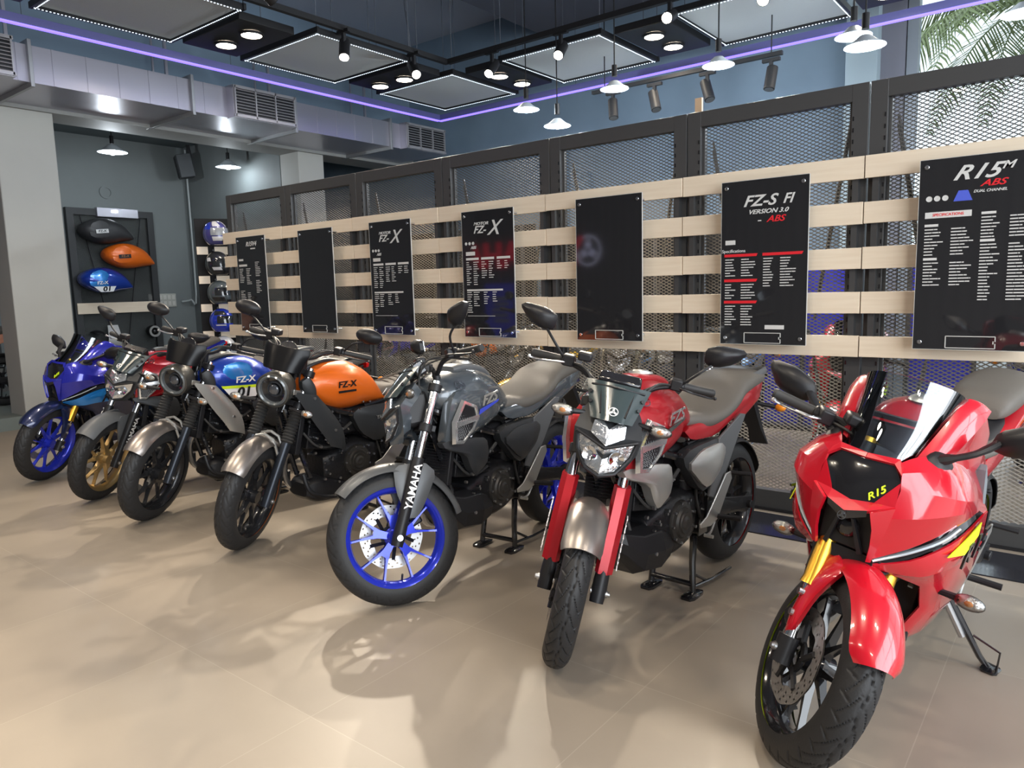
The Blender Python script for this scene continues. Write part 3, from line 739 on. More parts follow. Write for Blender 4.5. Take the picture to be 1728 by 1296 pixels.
def engine(root, black=M_dark, cover=M_dark, side_plate=True):
    q = MB()
    q.body([(.46, .30, .44, .07), (.52, .27, .50, .11), (.64, .24, .52, .125), (.78, .24, .50, .12), (.90, .27, .44, .09)], 20, 3, 4)
    q.box((.88, 0, .60), (.20, .17, .24), (R(-12), 'Y'))
    e = q.build('engine', black, root, bevel=.006)
    q = MB()
    for k in range(8): q.box((.845+k*.004, 0, .50+k*.024), (.235, .21, .007), (R(-12), 'Y'))
    q.build('cooling_fins', M_gloss, e, ang=0)
    for s in (-1, 1):
        c = (.685, s*.118, .385)
        q = MB(); q.lathe([(.0, .035), (.018, .038), (.03, .032), (.045, .034), (.048, .028), (.062, .028), (.068, .018), (.088, .014), (.094, 0), (.094, -.03)], c, (0, s, 0), 32)
        q.build('crank_cover', cover, e, ang=30)
        b = MB()
        for k in range(9):
            a = k*2*math.pi/9; p = A(c)+A((.086*math.cos(a), s*.010, .086*math.sin(a))); b.cyl(p, p+A((0, s*.012, 0)), .0055, n=6)
        for p in ((.56, .40), (.55, .33), (.60, .46), (.79, .46), (.86, .42), (.88, .34), (.82, .28), (.5, .47), (.93, .68), (.84, .70), (.95, .56), (.80, .58)):
            b.cyl((p[0], s*.09, p[1]), (p[0], s*.128, p[1]), .007, n=6)
        b.build('bolt', M_steel, e)
        rd = random.Random(3); b = MB()
        for k in range(34):
            p = A((rd.uniform(.5, 1.0), s*rd.uniform(.10, .135), rd.uniform(.28, .74))); r_ = rd.uniform(.004, .009)
            if k % 3 == 0: b.tube([p, p+A((rd.uniform(-.06, .06), 0, rd.uniform(-.05, .05)))], r_*.6, 6)
            else: b.cyl(p, p+A((0, s*.014, 0)), r_, n=6)
        b.build('fitting', M_steel if s > 0 else M_dark, e)
        h = MB(); h.tube(spline([(.98, s*.10, .72), (.90, s*.13, .62), (.80, s*.125, .58), (.72, s*.13, .62)], 5), .009, 7)
        h.tube(spline([(1.02, s*.09, .60), (.96, s*.12, .52), (.88, s*.125, .5), (.8, s*.13, .52)], 5), .007, 7)
        h.tube(spline([(.62, s*.11, .62), (.55, s*.12, .52), (.52, s*.11, .45), (.5, s*.12, .36)], 5), .008, 7)
        h.build('hose', M_rubber2, e)
    r = MB(); r.box((.66, 0, .62), (.22, .15, .16)); r.box((.56, 0, .58), (.10, .2, .2)); r.build('airbox', M_black, e, bevel=.02)
    r = MB(); r.box((1.045, 0, .60), (.03, .21, .24), (R(-14), 'Y'))
    rd = r.build('oil_cooler', M_black, root, bevel=.004)
    q = MB()
    for k in range(16): q.box((1.062+(.6-(.49+k*.014))*-.0, 0, .49+k*.014), (.03, .19, .003), (R(-14), 'Y'))
    q.build('cooler_fins', M_gloss, rd, ang=0)
def frame_parts(root, lean=False):
    q = MB()
    for s in (-1, 1):
        q.tube(spline([(1.10, s*.03, .84), (1.03, s*.08, .80), (.80, s*.11, .70), (.58, s*.12, .62), (.46, s*.12, .48), (.46, s*.11, .30)], 5), .017, 8)
        q.tube([(1.09, s*.03, .74), (1.03, s*.06, .5), (.98, s*.07, .33)], .015, 8)
        q.tube(spline([(.60, s*.10, .70), (.30, s*.11, .74), (-.10, s*.10, .80), (-.25, s*.08, .82)], 4), .013, 8)
        q.tube([(.46, s*.11, .46), (.22, s*.11, .74)], .012, 8)
    q.cyl(fork_pt(.72, 0, -.04), fork_pt(.94, 0, -.04), .03); q.box((.46, 0, .40), (.08, .23, .26))
    q.build('frame', M_gloss, root)
    q = MB()
    for s in (-1, 1):
        q.loft([[(.47, s*.09, .36), (.47, s*.12, .36), (.47, s*.12, .44), (.47, s*.09, .44)], [(.2, s*.105, .31), (.2, s*.13, .31), (.2, s*.13, .38), (.2, s*.105, .38)], [(-.05, s*.105, .27), (-.05, s*.13, .27), (-.05, s*.13, .33), (-.05, s*.105, .33)]])
        q.cyl((0, s*.08, .30), (0, s*.15, .30), .02)
    q.box((.42, 0, .38), (.07, .22, .05)); q.build('swingarm', M_black, root, bevel=.004)
    q = MB(); q.cyl((.36, 0, .40), (.44, 0, .66), .022); q.build('shock_absorber', M_black, root)
    q = MB()
    for k in range(9): p = A((.365, 0, .43))+A((.08, 0, .26))*k/10*.9; q.lathe([(.030, -.006), (.038, 0), (.030, .006)], p, (.08, 0, .26), 18)
    q.build('shock_spring', M_gloss, root)
    # exhaust on the rider's right
    q = MB(); q.tube(spline([(1.0, -.03, .54), (1.06, -.06, .42), (1.02, -.09, .27), (.85, -.11, .22), (.6, -.13, .22), (.45, -.15, .25)], 5), .019, 10)
    q.build('exhaust_pipe', M_steel, root)
    q = MB(); q.loft([[(x, -.175+.058*math.cos(t)*w_, z+.06*math.sin(t)*w_) for t in np.linspace(0, 2*math.pi, 14, endpoint=False)] for x, z, w_ in ((.48, .25, .5), (.42, .27, .95), (.15, .36, 1), (-.02, .42, .95), (-.06, .435, .7))])
    q.build('silencer', M_black, root, ang=40)
    q = MB()  # chain case and sprocket on the left
    q.pillow([(.05, .12, .33), (-.03, .12, .36), (-.06, .12, .30), (-.02, .12, .25), (.12, .12, .29), (.5, .12, .33), (.5, .12, .42), (.3, .12, .41)], (0, .012, 0), .012)
    q.build('chain_case', M_black, root)
    # brake pedal, gear lever, foot pegs and holders
    for s in (-1, 1):
        q = MB(); Y = lambda p: A((p[0], p[1]*s, p[2]))
        q.plate([Y(p) for p in ((.58, .155, .335), (.585, .157, .355), (.53, .16, .375), (.46, .165, .44), (.36, .17, .535), (.31, .17, .535), (.30, .17, .50), (.37, .165, .41), (.42, .16, .34), (.48, .155, .32))][::s], (0, 1, 0), .008)
        b = q.build('footrest_bracket', M_alu, root, bevel=.003)
        q = MB(); q.cyl(Y((.42, .15, .35)), Y((.41, .27, .355)), .012, n=10); q.cyl(Y((.28, .16, .52)), Y((.26, .25, .52)), .010, n=10)
        q.build('foot_peg', M_black, b)
        q = MB(); q.tube(spline([Y((.44, .16, .33)), Y((.5, .17, .30)), Y((.58, .19, .31))], 4), .006, 7); q.cyl(Y((.58, .18, .31)), Y((.58, .22, .31)), .008, n=8)
        q.build('foot_lever', M_alu, b)
def centre_stand(root):
    q = MB()
    for s in (-1, 1):
        q.tube([(.50, s*.09, .27), (.52, s*.095, .15), (.535, s*.105, .02)], [.017, .015, .014], 10)
        q.pillow([(.47, s*.135, .012), (.60, s*.135, .012), (.60, s*.07, .012), (.47, s*.07, .012)], (0, 0, .012), .012)
    q.cyl((.535, -.10, .055), (.535, .10, .055), .012)
    q.tube([(.53, .10, .04), (.38, .12, .035), (.22, .14, .045)], [.008, .007, .007], 8); q.tube([(.525, .10, .10), (.42, .11, .04)], .007, 8)
    q.build('centre_stand', M_gloss, root)
def side_stand(root, ro, x=.52, y=.14, z=.30, foot=None):
    # foot given so that it meets the floor when the motorcycle leans by ro
    c, s = math.cos(ro), math.sin(ro); fy = .30
    fz = math.tan(ro)*fy+.012
    q = MB(); q.tube([(x, y, z), (x-.06, fy-.03, fz+.035), (x-.075, fy, fz)], [.013, .011, .01], 8)
    q.pillow([(x-.13, fy-.02, fz-.006), (x-.05, fy-.02, fz-.006), (x-.04, fy+.035, fz+.002), (x-.11, fy+.04, fz+.002)], (0, 0, .006), .006)
    q.tube([(x-.035, y+.10, z*.55+fz*.2), (x-.02, y+.19, z*.5+fz*.2), (x-.06, fy+.03, fz+.005)], .004, 6)
    st = q.build('side_stand', M_gloss, root)
    q = MB(); q.tube([(x+.02, y+.005, z-.02), (x-.02, y+.07, z*.55)], .012, 10); q.build('stand_spring', M_steel, st)
def handlebar(root, T, z, gx, rise, clip=False, gy=.36):
    q = MB(T)
    if clip:
        for s in (-1, 1): q.tube([fork_pt(z, s*.10), (gx+.03, s*.17, z+.01), (gx, s*.24, z+.005)], .013, 10)
    else:
        q.tube(spline([(gx, -.24, z+.0), (gx+.05, -.15, z-.015), (fork_pt(z-rise, 0)[0], -.07, z-rise), (fork_pt(z-rise, 0)[0], .07, z-rise), (gx+.05, .15, z-.015), (gx, .24, z)], 6), .011, 10)
        for s in (-1, 1):
            p = fork_pt(z-rise, s*.045); q.cyl(p-A((0, 0, .07)), p+A((0, 0, .015)), .018)
    hb = q.build('handlebar', M_black, root)
    for s in (-1, 1):
        a = A((gx, s*.24, z)); b = A((gx-.065, s*(gy+.01), z-.012)); d = (b-a)/np.linalg.norm(b-a)
        q = MB(T); q.tube([a, a+d*.004, b-d*.012, b-d*.010, b], [.0155, .0155, .0165, .0175, .0155], 14); q.build('grip', M_rubber2, hb)
        q = MB(T); q.tube([a-d*.055, a], [.021, .023], 10); q.box(a-d*.03+A((.012, 0, .004)), (.05, .045, .045)); q.build('switch_cluster', M_black, hb, bevel=.006)
        q = MB(T); q.tube(spline([a+A((.035, -s*.03, 0)), a+A((.055, s*.03, -.006)), b+A((.05, -s*.03, -.012)), b+A((.045, s*.005, -.01))], 5), .006, 8, flat=.7); q.ball(b+A((.045, s*.005, -.01)), .008, 8)
        q.build('lever', M_black if s > 0 else M_steel, hb)
        if s < 0:
            q = MB(T); q.box(a-d*.10+A((.03, 0, .035)), (.05, .055, .035)); q.build('brake_reservoir', M_black, hb, bevel=.008)
    q = MB(T)
    for s in (-1, 1):
        q.tube(spline([(gx+.03, s*.20, z), (gx+.12, s*.13, z+.0), (gx+.16, s*.07, z-.10), (gx+.12, s*.05, z-.25)], 6), .0045, 6)
        q.tube(spline([(gx+.035, s*.18, z), (gx+.14, s*.09, z-.03), (gx+.15, s*.03, z-.16), (gx+.10, s*.03, z-.28)], 6), .0045, 6)
    q.build('control_cable', M_rubber2, hb)
    return hb
def fork(root, T, zt, zlow, upper, lower, ru=.0205, rl=.029, ysp=.098, inverted=False):
    for s in (-1, 1):
        q = MB(T)
        if not inverted:
            q.tube([fork_pt(zlow-.02, s*ysp), fork_pt(zt, s*ysp)], ru, 16); fl = q.build('fork_leg', upper, root)
            q = MB(T); q.tube([fork_pt(.262, s*ysp), fork_pt(.30, s*ysp), fork_pt(.36, s*ysp), fork_pt(zlow-.03, s*ysp), fork_pt(zlow, s*ysp)], [.026, .029, rl*.9, rl, rl*.94], 16); q.build('fork_lower', lower, fl)
        else:
            q.tube([fork_pt(.27, s*ysp), fork_pt(.66, s*ysp)], ru, 16); fl = q.build('fork_leg', M_chrome, root)
            q = MB(T); q.tube([fork_pt(zlow-.02, s*ysp), fork_pt(zlow, s*ysp), fork_pt(zt, s*ysp)], [.030, rl, rl], 16); q.build('fork_upper', upper, fl)
            q = MB(T); q.tube([fork_pt(.262, s*ysp), fork_pt(.335, s*ysp)], .03, 14); q.build('fork_foot', M_black, fl)
        q = MB(T); q.cyl((WB, s*(ysp-.03), .296), (WB, s*(ysp+.034), .296), .013); q.cyl((WB, s*(ysp+.03), .296), (WB, s*(ysp+.042), .296), .008); q.build('axle_nut', M_steel, fl)
    q = MB(T)
    for z in (zt-.03, zt-.20):
        c = fork_pt(z, 0); q.box(c+A((-.015, 0, 0)), (.07, ysp*2, .03), (R(-25), 'Y'))
        for s in (-1, 1): q.tube([fork_pt(z-.017, s*ysp), fork_pt(z+.017, s*ysp)], .031, 16)
    q.build('triple_clamp', M_black, root, bevel=.003)
    # brake caliper on rider's right
    q = MB(T); q.box((WB-.11, -.065, .37), (.055, .055, .10), (R(20), 'Y')); q.box((WB-.085, -.09, .36), (.05, .02, .06)); q.build('brake_caliper', M_black, root, bevel=.008)
    q = MB(T); q.tube(spline([(WB-.11, -.09, .42), (WB-.15, -.11, .52), fork_pt(.66, -.12), fork_pt(.80, -.10, .03)], 6), .0045, 6); q.build('brake_hose', M_rubber2, root)
def rear_parts(root, tz=.86, tx=-.28, plate=True):
    q = MB(); q.pillow([(tx-.01, -.045, tz-.01), (tx-.03, .045, tz-.01), (tx-.03, .03, tz-.055), (tx-.03, -.03, tz-.055)], (-.025, 0, 0), .02); q.build('tail_light', M_red_lens, root)
    q = MB(); q.loft([[(tx+.06, -.06, tz-.07), (tx+.06, .06, tz-.07), (tx+.12, .06, tz-.05), (tx+.12, -.06, tz-.05)], [(tx-.12, -.035, tz-.28), (tx-.12, .035, tz-.28), (tx-.08, .035, tz-.27), (tx-.08, -.035, tz-.27)], [(tx-.15, -.05, tz-.36), (tx-.15, .05, tz-.36), (tx-.14, .05, tz-.36), (tx-.14, -.05, tz-.36)]])
    q.build('plate_holder', M_black, root)
    for s in (-1, 1): indicator(root, None, s, (tx-.02, .03, tz-.12), (tx-.06, .13, tz-.14), M_orange_lens, .03)
    arc_fender(None, (0, 0, .30), .325, R(55), R(165), .075, .07, .3).build('rear_hugger', M_black, root, ang=60)
def body_panels_naked(root, sp):
    paint, acc, pod = sp['paint'], sp.get('paint2', sp['paint']), sp['pod']
    q = MB(); q.body([(1.10, .86, .93, .075), (1.06, .82, .962, .115), (.98, .77, .995, .145), (.86, .74, 1.01, .158, .5, 2.6), (.74, .74, .985, .15), (.64, .75, .925, .128), (.56, .76, .855, .10), (.53, .78, .82, .08)], 28, 5, 2.5)
    tk = q.build('fuel_tank', paint, root, ang=60)
    q = MB(); q.body([(.93, .985, 1.02, .045), (.86, .99, 1.028, .065), (.70, .955, 1.002, .062), (.60, .90, .925, .04)], 16, 4, 3); q.build('tank_cover', sp.get('tanktop', M_grey_plastic), tk, ang=50)
    q = MB(); q.lathe([(.0, .010), (.030, .010), (.034, .004), (.048, .004), (.05, -.006)], (.80, 0, 1.027), (-.12, 0, 1), 28); q.build('filler_cap', M_alu, tk)
    for s in (-1, 1):
        Y = lambda p: A((p[0], p[1]*s, p[2]))
        q = MB(); q.pillow([Y(p) for p in ((1.03, .135, .925), (1.085, .145, .88), (1.11, .14, .79), (1.115, .12, .685), (1.06, .13, .665), (.95, .15, .70), (.80, .145, .735), (.68, .125, .76), (.60, .10, .83), (.68, .12, .90), (.82, .14, .935))], Y((0, .042, 0)), .05)
        sh = q.build('tank_shroud', acc, root, ang=40)
        # silver framed honeycomb vent
        vo = [Y(p) for p in ((1.055, .178, .885), (.985, .196, .855), (.965, .196, .80), (1.0, .190, .745), (1.065, .172, .685), (1.105, .158, .69), (1.105, .160, .79))]
        c = sum(vo)/7; yo = Y((0, .012, 0)); q = MB()
        rg = [[c+(p-c)*.80+yo, c+(p-c)*.84+yo*1.7, c+(p-c)*.98+yo*1.5, c+(p-c)*1.03, c+(p-c)*.80-yo] for p in vo]
        q.loft(rg, caps=False, loop=True); q.build('air_vent', M_silver_vent, sh, ang=30)
        vi = [c+(p-c)*.82+yo*.9 for p in vo]
        MB().plate(vi[::s], (0, s, 0), .0015).build('vent_mesh', M_black, sh, ang=0)
        q = MB()
        for i in range(12):
            for j in range(16):
                x, z = .975+i*.0125+(j % 2)*.006, .69+j*.0125
                f = np.array([[p[0], p[2]] for p in vi]); ins = False
                for k in range(7):
                    x1, z1 = f[k]; x2, z2 = f[k-1]
                    if (z1 > z) != (z2 > z) and x < (x2-x1)*(z-z1)/(z2-z1)+x1: ins = not ins
                if ins:
                    yy = np.interp(x, [.96, 1.11], [.2085, .1715]); q.lathe([(.0044, 0), (.0058, 0), (.0058, .002), (.0044, .002)], Y((x, yy, z)), (0, s, 0), 6, loop=True)
        q.build('honeycomb', mat('vent_honeycomb', (.42, .44, .46), .35, .5), sh, ang=0, recalc=False)
        q = MB(); q.plate([Y(p) for p in ((.972, .209, .81), (.976, .209, .785), (1.10, .176, .765), (1.10, .176, .792))][::s], (0, s, 0), .006); q.build('vent_bar', M_silver_vent, sh, ang=0)
        if sp.get('badge'):
            q = MB(); put_text(q, sp['badge'], .062, Y((.84, .183, .862)), (-s, 0, 0.12), (0, 0, 1), .4, .02, .002, 1.25); q.build('badge', sp.get('badge_mat', M_chrome), sh, ang=0, recalc=False)
            q = MB(); q.plate([Y(p) for p in ((.93, .190, .825), (.75, .175, .85), (.76, .175, .838), (.94, .190, .80))][::s], (0, s, 0), .002); q.build('decal_slash', sp.get('slash', M_gloss), sh, ang=0)
        q = MB(); emblem(q, Y((1.0, .132, .945)), (-s, 0, .25), (0, s*-.7, .7), .028); q.build('tank_emblem', M_chrome, tk, ang=0)
        # side pod, radiator scoop, belly, tail panels
        q = MB(); q.pillow([Y(p) for p in ((.74, .155, .665), (.66, .16, .70), (.36, .15, .70), (.28, .145, .655), (.36, .15, .56), (.47, .155, .50), (.56, .155, .49))], Y((0, .02, 0)), .05); sc_ = q.build('side_cover', M_grey_dark, root, ang=35)
        q = MB(); q.pillow([Y(p) for p in ((.71, .172, .635), (.60, .180, .685), (.40, .172, .685), (.34, .168, .645), (.40, .172, .565), (.50, .176, .515), (.565, .176, .515))], Y((0, .024, 0)), .02); q.build('pod_panel', pod, sc_, ang=30)
        q = MB(); q.pillow([Y(p) for p in ((1.135, .12, .70), (.96, .165, .695), (.855, .17, .675), (.83, .165, .60), (.845, .16, .545), (.93, .155, .505), (.965, .155, .545), (1.0, .155, .62), (1.12, .13, .665))], Y((0, .02, 0)), .04); q.build('radiator_scoop', pod, root, ang=30)
        q = MB(); q.pillow([Y(p) for p in ((.66, .12, .775), (.60, .13, .72), (.40, .14, .71), (.20, .14, .76), (-.05, .13, .82), (-.02, .125, .86), (.30, .13, .80))], Y((0, .012, 0)), .05); q.build('frame_cover', acc, root, ang=35)
        q = MB(); q.pillow([Y(p) for p in ((.22, .11, .80), (-.02, .115, .885), (-.27, .085, .895), (-.33, .06, .85), (-.20, .10, .80), (.0, .12, .755), (.12, .12, .72))], Y((0, .02, 0)), .05); q.build('tail_panel', acc, root, ang=35)
        q = MB(); q.tube(spline([Y((.02, .10, .90)), Y((-.10, .12, .925)), Y((-.24, .105, .935)), Y((-.31, .04, .925)), Y((-.32, 0, .92))], 5), .012, 8, flat=1.6); q.build('grab_rail', M_grey_plastic, root)
        q = MB(); q.plate([Y(p) for p in ((.40, .15, .70), (.18, .155, .78), (.13, .155, .77), (.36, .15, .50), (.45, .15, .44), (.50, .15, .46), (.42, .15, .60))][::s], (0, s, 0), .012); q.build('frame_plate', M_grey_plastic, root, bevel=.003)
    q = MB(); q.body([(1.13, .40, .445, .05), (1.08, .335, .45, .11), (.98, .235, .43, .14), (.86, .215, .425, .15), (.76, .235, .38, .13), (.71, .26, .33, .09)], 10, 1, 3.2); q.build('belly_pan', M_black, root, ang=12, bevel=.004)
    q = MB(); q.body([(.60, .755, .80, .085), (.55, .75, .835, .115), (.44, .74, .825, .15), (.30, .76, .835, .16), (.17, .79, .875, .155), (.08, .83, .925, .15), (-.05, .855, .95, .145), (-.18, .87, .945, .13), (-.26, .885, .925, .09)], 24, 4, 3.0)
    q.build('seat', M_seat, root, ang=70)
M_silver_vent = mat('vent_silver', (.80, .82, .84), .16, .85)
M_grey_dark = mat('dark_grey_plastic', (.030, .032, .035), .40, spec=.4)
def naked_headlight(root, T, sp):
    P = lambda x, y, z: (x, y, z)
    q = MB(T)
    cow = [[(1.27-abs(s_)*.05-.12*max(0, (z-.86)/.12), s_*w_, z) for s_ in np.linspace(-1, 1, 9)] for z, w_ in ((.70, .045), (.735, .085), (.80, .118), (.86, .125), (.92, .11), (.955, .085))]
    q.sheet(cow, -.05); hl = q.build('headlight', sp.get('cowl', M_grey_dark), root, ang=30)
    q = MB(T)
    q.pillow([(1.285, 0, .722), (1.262, .055, .738), (1.238, .092, .795), (1.232, .104, .845), (1.275, .0, .81), (1.232, -.104, .845), (1.238, -.092, .795), (1.262, -.055, .738)], (.012, 0, 0), .01, smooth=0, fr=(1, .92, .6)); q.build('reflector', M_reflector, hl, ang=25)
    q = MB(T)
    for s in (-1, 1): q.lathe([(.010, .016), (.014, .020), (.024, .022), (.028, .026)], (1.245, s*.045, .785), (1, s*.2, 0), 20)
    q.build('lamp_bowl', M_chrome, hl)
    q = MB(T); q.pillow([(1.287, 0, .83), (1.255, .062, .862), (1.245, .058, .905), (1.235, .03, .912), (1.24, 0, .885), (1.235, -.03, .912), (1.245, -.058, .905), (1.255, -.062, .862)], (.008, 0, 0), .01, smooth=0, fr=(1, .9, .5)); q.build('position_light', M_reflector, hl, ang=25)
    q = MB(T); q.tube([(1.245, -.112, .855), (1.288, 0, .822), (1.245, .112, .855)], .006, 6); q.tube([(1.235, -.112, .85), (1.24, -.098, .79), (1.27, -.055, .73), (1.288, 0, .715), (1.27, .055, .73), (1.24, .098, .79), (1.235, .112, .85)], .006, 6); q.build('lens_trim', M_black, hl)
    q = MB(T); g = []
    for i in range(8):
        f = i/7; z = .915+f*.115; x = 1.262-f*.115
        g.append([(x-.045*s_*s_, s_*(.075+.045*f), z-.01*s_*s_) for s_ in np.linspace(-1, 1, 11)])
    q.sheet(g, .004); vz = q.build('visor', mat('visor_plastic', (.035, .05, .052), .18, 0, .3), root, ang=40)
    q = MB(T)
    for s in (-1, 1):
        q.tube([(1.235, s*.045, .932), (1.15, s*.062, 1.01)], .004, 6)
        for k in (0, 1): q.cyl((1.18-k*.03, s*(.088+k*.008), .955+k*.03), (1.19-k*.03, s*(.09+k*.008), .96+k*.03), .007, n=8)
    q.tube([(1.165-.03, -.10, 1.012), (1.17, 0, 1.022), (1.165-.03, .10, 1.012)], .004, 6); q.build('visor_rib', M_black, vz)
    q = MB(T); emblem(q, (1.25, 0, .95), (0, 1, 0), (-.7, 0, .72), .018); q.build('visor_emblem', M_white, vz, ang=0)
    q = MB(T); q.box((1.09, 0, 1.02), (.06, .16, .07), (R(25), 'Y')); q.build('instrument', M_gloss, root, bevel=.01)
    for s in (-1, 1): indicator(root, T, s, (1.17, .10, .905), (1.18, .155, .90))
    q = MB(T); q.box((1.14, 0, .84), (.14, .13, .16)); q.build('headlight_mount', M_black, root, bevel=.02)
def naked(sp, root, hi=True):
    T = steer_fn(sp['steer'])
    wheel(root, T, (WB, 0, .296), .296, .108, sp['rim'], 'front_wheel', sp.get('spin', .4), hi, sp.get('stripe'), 1)
    wheel(root, None, (0, 0, .300), .300, .142, sp['rim'], 'rear_wheel', .2, False, sp.get('stripe'), 1)
    fork(root, T, .945, .62, M_chrome, M_black)
    f = arc_fender(T, (WB, 0, .296), .326, R(48), R(172), .070, .064, .5, .004, 26, 11, .93)
    ff = f.build('front_fender', sp['fender'], root, ang=60)
    for s in (-1, 1):
        Y = lambda p: A((p[0], p[1]*s, p[2]))
        MB(T).pillow([Y(p) for p in ((1.29, .064, .605), (1.15, .066, .60), (1.10, .066, .54), (1.17, .072, .43), (1.225, .076, .36), (1.275, .078, .37), (1.30, .074, .50))], Y((0, .012, 0)), .012).build('fender_side', sp['fender'], ff, ang=30)
        MB(T).cyl(Y((1.20, .08, .545)), Y((1.20, .092, .545)), .008, n=8).build('fender_bolt', M_steel, ff)
        if sp.get('fork_guard'):
            ys = .098
            ring = []
            for z, wx, o in ((.66, .024, .004), (.60, .030, .006), (.50, .028, .006), (.42, .024, .004), (.365, .016, .002)):
                p = fork_pt(z, s*ys, .0); ring.append([p+A((-wx, s*-.006, 0)), p+A((-wx*.8, s*(.030+o*.2), 0)), p+A((wx*.5, s*(.034+o*.2), 0)), p+A((wx*1.2+.006, s*.014, 0)), p+A((wx*1.25+.008, s*-.018, 0)), p+A((wx*.6, s*-.031, 0))])
            MB(T).loft(ring).build('fork_guard', sp['fork_guard'], root, ang=30)
        q = MB(T); p = fork_pt(.50 if not sp.get('fork_guard') else .47, s*.131+(s*.012 if sp.get('fork_guard') else 0), -.004)
        put_text(q, 'YAMAHA', .047, p, UAX, (math.cos(RK)*s, 0, math.sin(RK)*s), 0, .02, .002, 1.05)
        q.build('fork_lettering', M_white, root, ang=0, recalc=False)
    naked_headlight(root, T, sp)
    handlebar(root, T, 1.04, .945, .055)
    for s in (-1, 1): mirror_part(root, T, s, (.965, .235, 1.05), (.985, .285, 1.11), (.965, .345, 1.185), 'angular')
    engine(root, M_dark, mat('crank_cover_metal', (.06, .058, .055), .42, .6)); frame_parts(root); body_panels_naked(root, sp); rear_parts(root, .87, -.30); centre_stand(root)
def retro(sp, root, hi=True):
    T = steer_fn(sp['steer'])
    wheel(root, T, (WB, 0, .296), .300, .112, M_blackrim, 'front_wheel', sp.get('spin', .4), hi, sp.get('stripe'), 1)
    wheel(root, None, (0, 0, .300), .300, .142, M_blackrim, 'rear_wheel', .2, False, sp.get('stripe'), 1)
    fork(root, T, .985, .60, M_chrome, mat('fork_dark_blue_black', (.03, .035, .045), .3, .5), ysp=.10)
    for s in (-1, 1):   # rubber gaiters
        n = 11; pts = []; rr = []
        for k in range(n*2+1): pts.append(fork_pt(.59+.175*k/(2*n), s*.10)); rr.append(.037 if k % 2 else .029)
        MB(T).tube(pts, rr, 18).build('fork_gaiter', M_rubber2, root, ang=20)
    f = arc_fender(T, (WB, 0, .296), .335, R(42), R(128), .068, .068, .5, .004, 22, 11, .9); ff = f.build('front_fender', M_brownsilver, root, ang=60)
    q = MB(T)
    for s in (-1, 1):
        for x0 in (1.19, 1.255): q.tube([(x0, 0, .634), (x0, s*.05, .615), (x0-.0, s*.074, .57), (1.215, s*.082, .48), (1.25, s*.085, .40)], .008, 8)
    q.build('fender_stay', M_silver, ff)
    # round headlight with halo ring
    c = A((1.19, 0, .885)); d = A((1, 0, -.12)); d /= np.linalg.norm(d)
    q = MB(T); q.lathe([(.0, -.10), (.05, -.095), (.085, -.06), (.097, -.01), (.098, .045), (.090, .05), (.086, .04)], c, d, 36); hl = q.build('headlight', mat('headlight_shell', (.060, .057, .050), .36, .3), root, ang=40)
    q = MB(T); q.lathe([(.070, .03), (.072, .048), (.080, .054), (.088, .048)], c, d, 40); q.build('halo_ring', mat('halo_acrylic', (.11, .12, .125), .2, .2, .6), hl)
    q = MB(T); q.lathe([(.0, .01), (.03, .008), (.07, .03)], c, d, 32); q.build('reflector', M_gloss, hl)
    q = MB(T); q.ball(c+d*.028, (.012, .030, .030), 16); q.lathe([(.034, .018), (.040, .026), (.046, .018)], c, d, 24); q.build('projector_lens', mat('projector_glass', (.07, .075, .085), .1, .3, 1), hl)
    q = MB(T)
    for s in (-1, 1): q.plate([(1.19, s*.098, .87), (1.19, s*.098, .90), (1.13, s*.112, .885), (1.13, s*.112, .865)], (0, s, 0), .006)
    q.build('headlight_bracket', M_alu, root, bevel=.002)
    q = MB(T); g = []
    for i in range(6):
        f_ = i/5; z = .985+f_*.125; x = 1.20-f_*.055
        g.append([(x-.05*s_**4, s_*(.092+.035*f_-.015*(f_ > .85)), z) for s_ in np.linspace(-1, 1, 11)])
    q.sheet(g, .022); q.build('fly_screen', mat('satin_black', (.006, .006, .007), .28, spec=.3), root, ang=30, bevel=.004)
    q = MB(T); q.cyl((1.09, 0, 1.06), (1.13, 0, 1.10), .055, n=24); q.build('instrument', M_gloss, root, bevel=.006)
    for s in (-1, 1): indicator(root, T, s, (1.21, .10, .80), (1.225, .185, .795), None, .038)
    handlebar(root, T, 1.095, .90, .06, gy=.37)
    for s in (-1, 1): mirror_part(root, T, s, (.92, .245, 1.11), (.94, .30, 1.17), (.92, .375, 1.225), 'oval')
    engine(root, M_dark, mat('crank_cover_metal', (.06, .058, .055), .42, .6)); frame_parts(root)
    P1 = sp['paint']
    q = MB(); q.body([(1.01, .83, .90, .07), (.98, .79, .935, .115), (.92, .745, .965, .15), (.82, .70, .99, .172, .45), (.70, .69, .985, .172, .45), (.60, .70, .945, .152, .45), (.52, .705, .885, .125, .4), (.46, .71, .80, .10, .4), (.43, .715, .75, .085)], 28, 5, 2.3)
    tk = q.build('fuel_tank', P1, root, ang=60)
    q = MB(); q.body([(1.0, .90, .955, .05), (.90, .965, .993, .062), (.78, .975, 1.006, .06), (.62, .93, .965, .045)], 16, 4, 3); q.build('tank_cover', M_grey_dark, tk, ang=50)
    q = MB(); q.lathe([(.0, .012), (.034, .012), (.042, .0)], (.80, 0, 1.0), (-.1, 0, 1), 24); q.build('filler_cap', M_alu, tk)
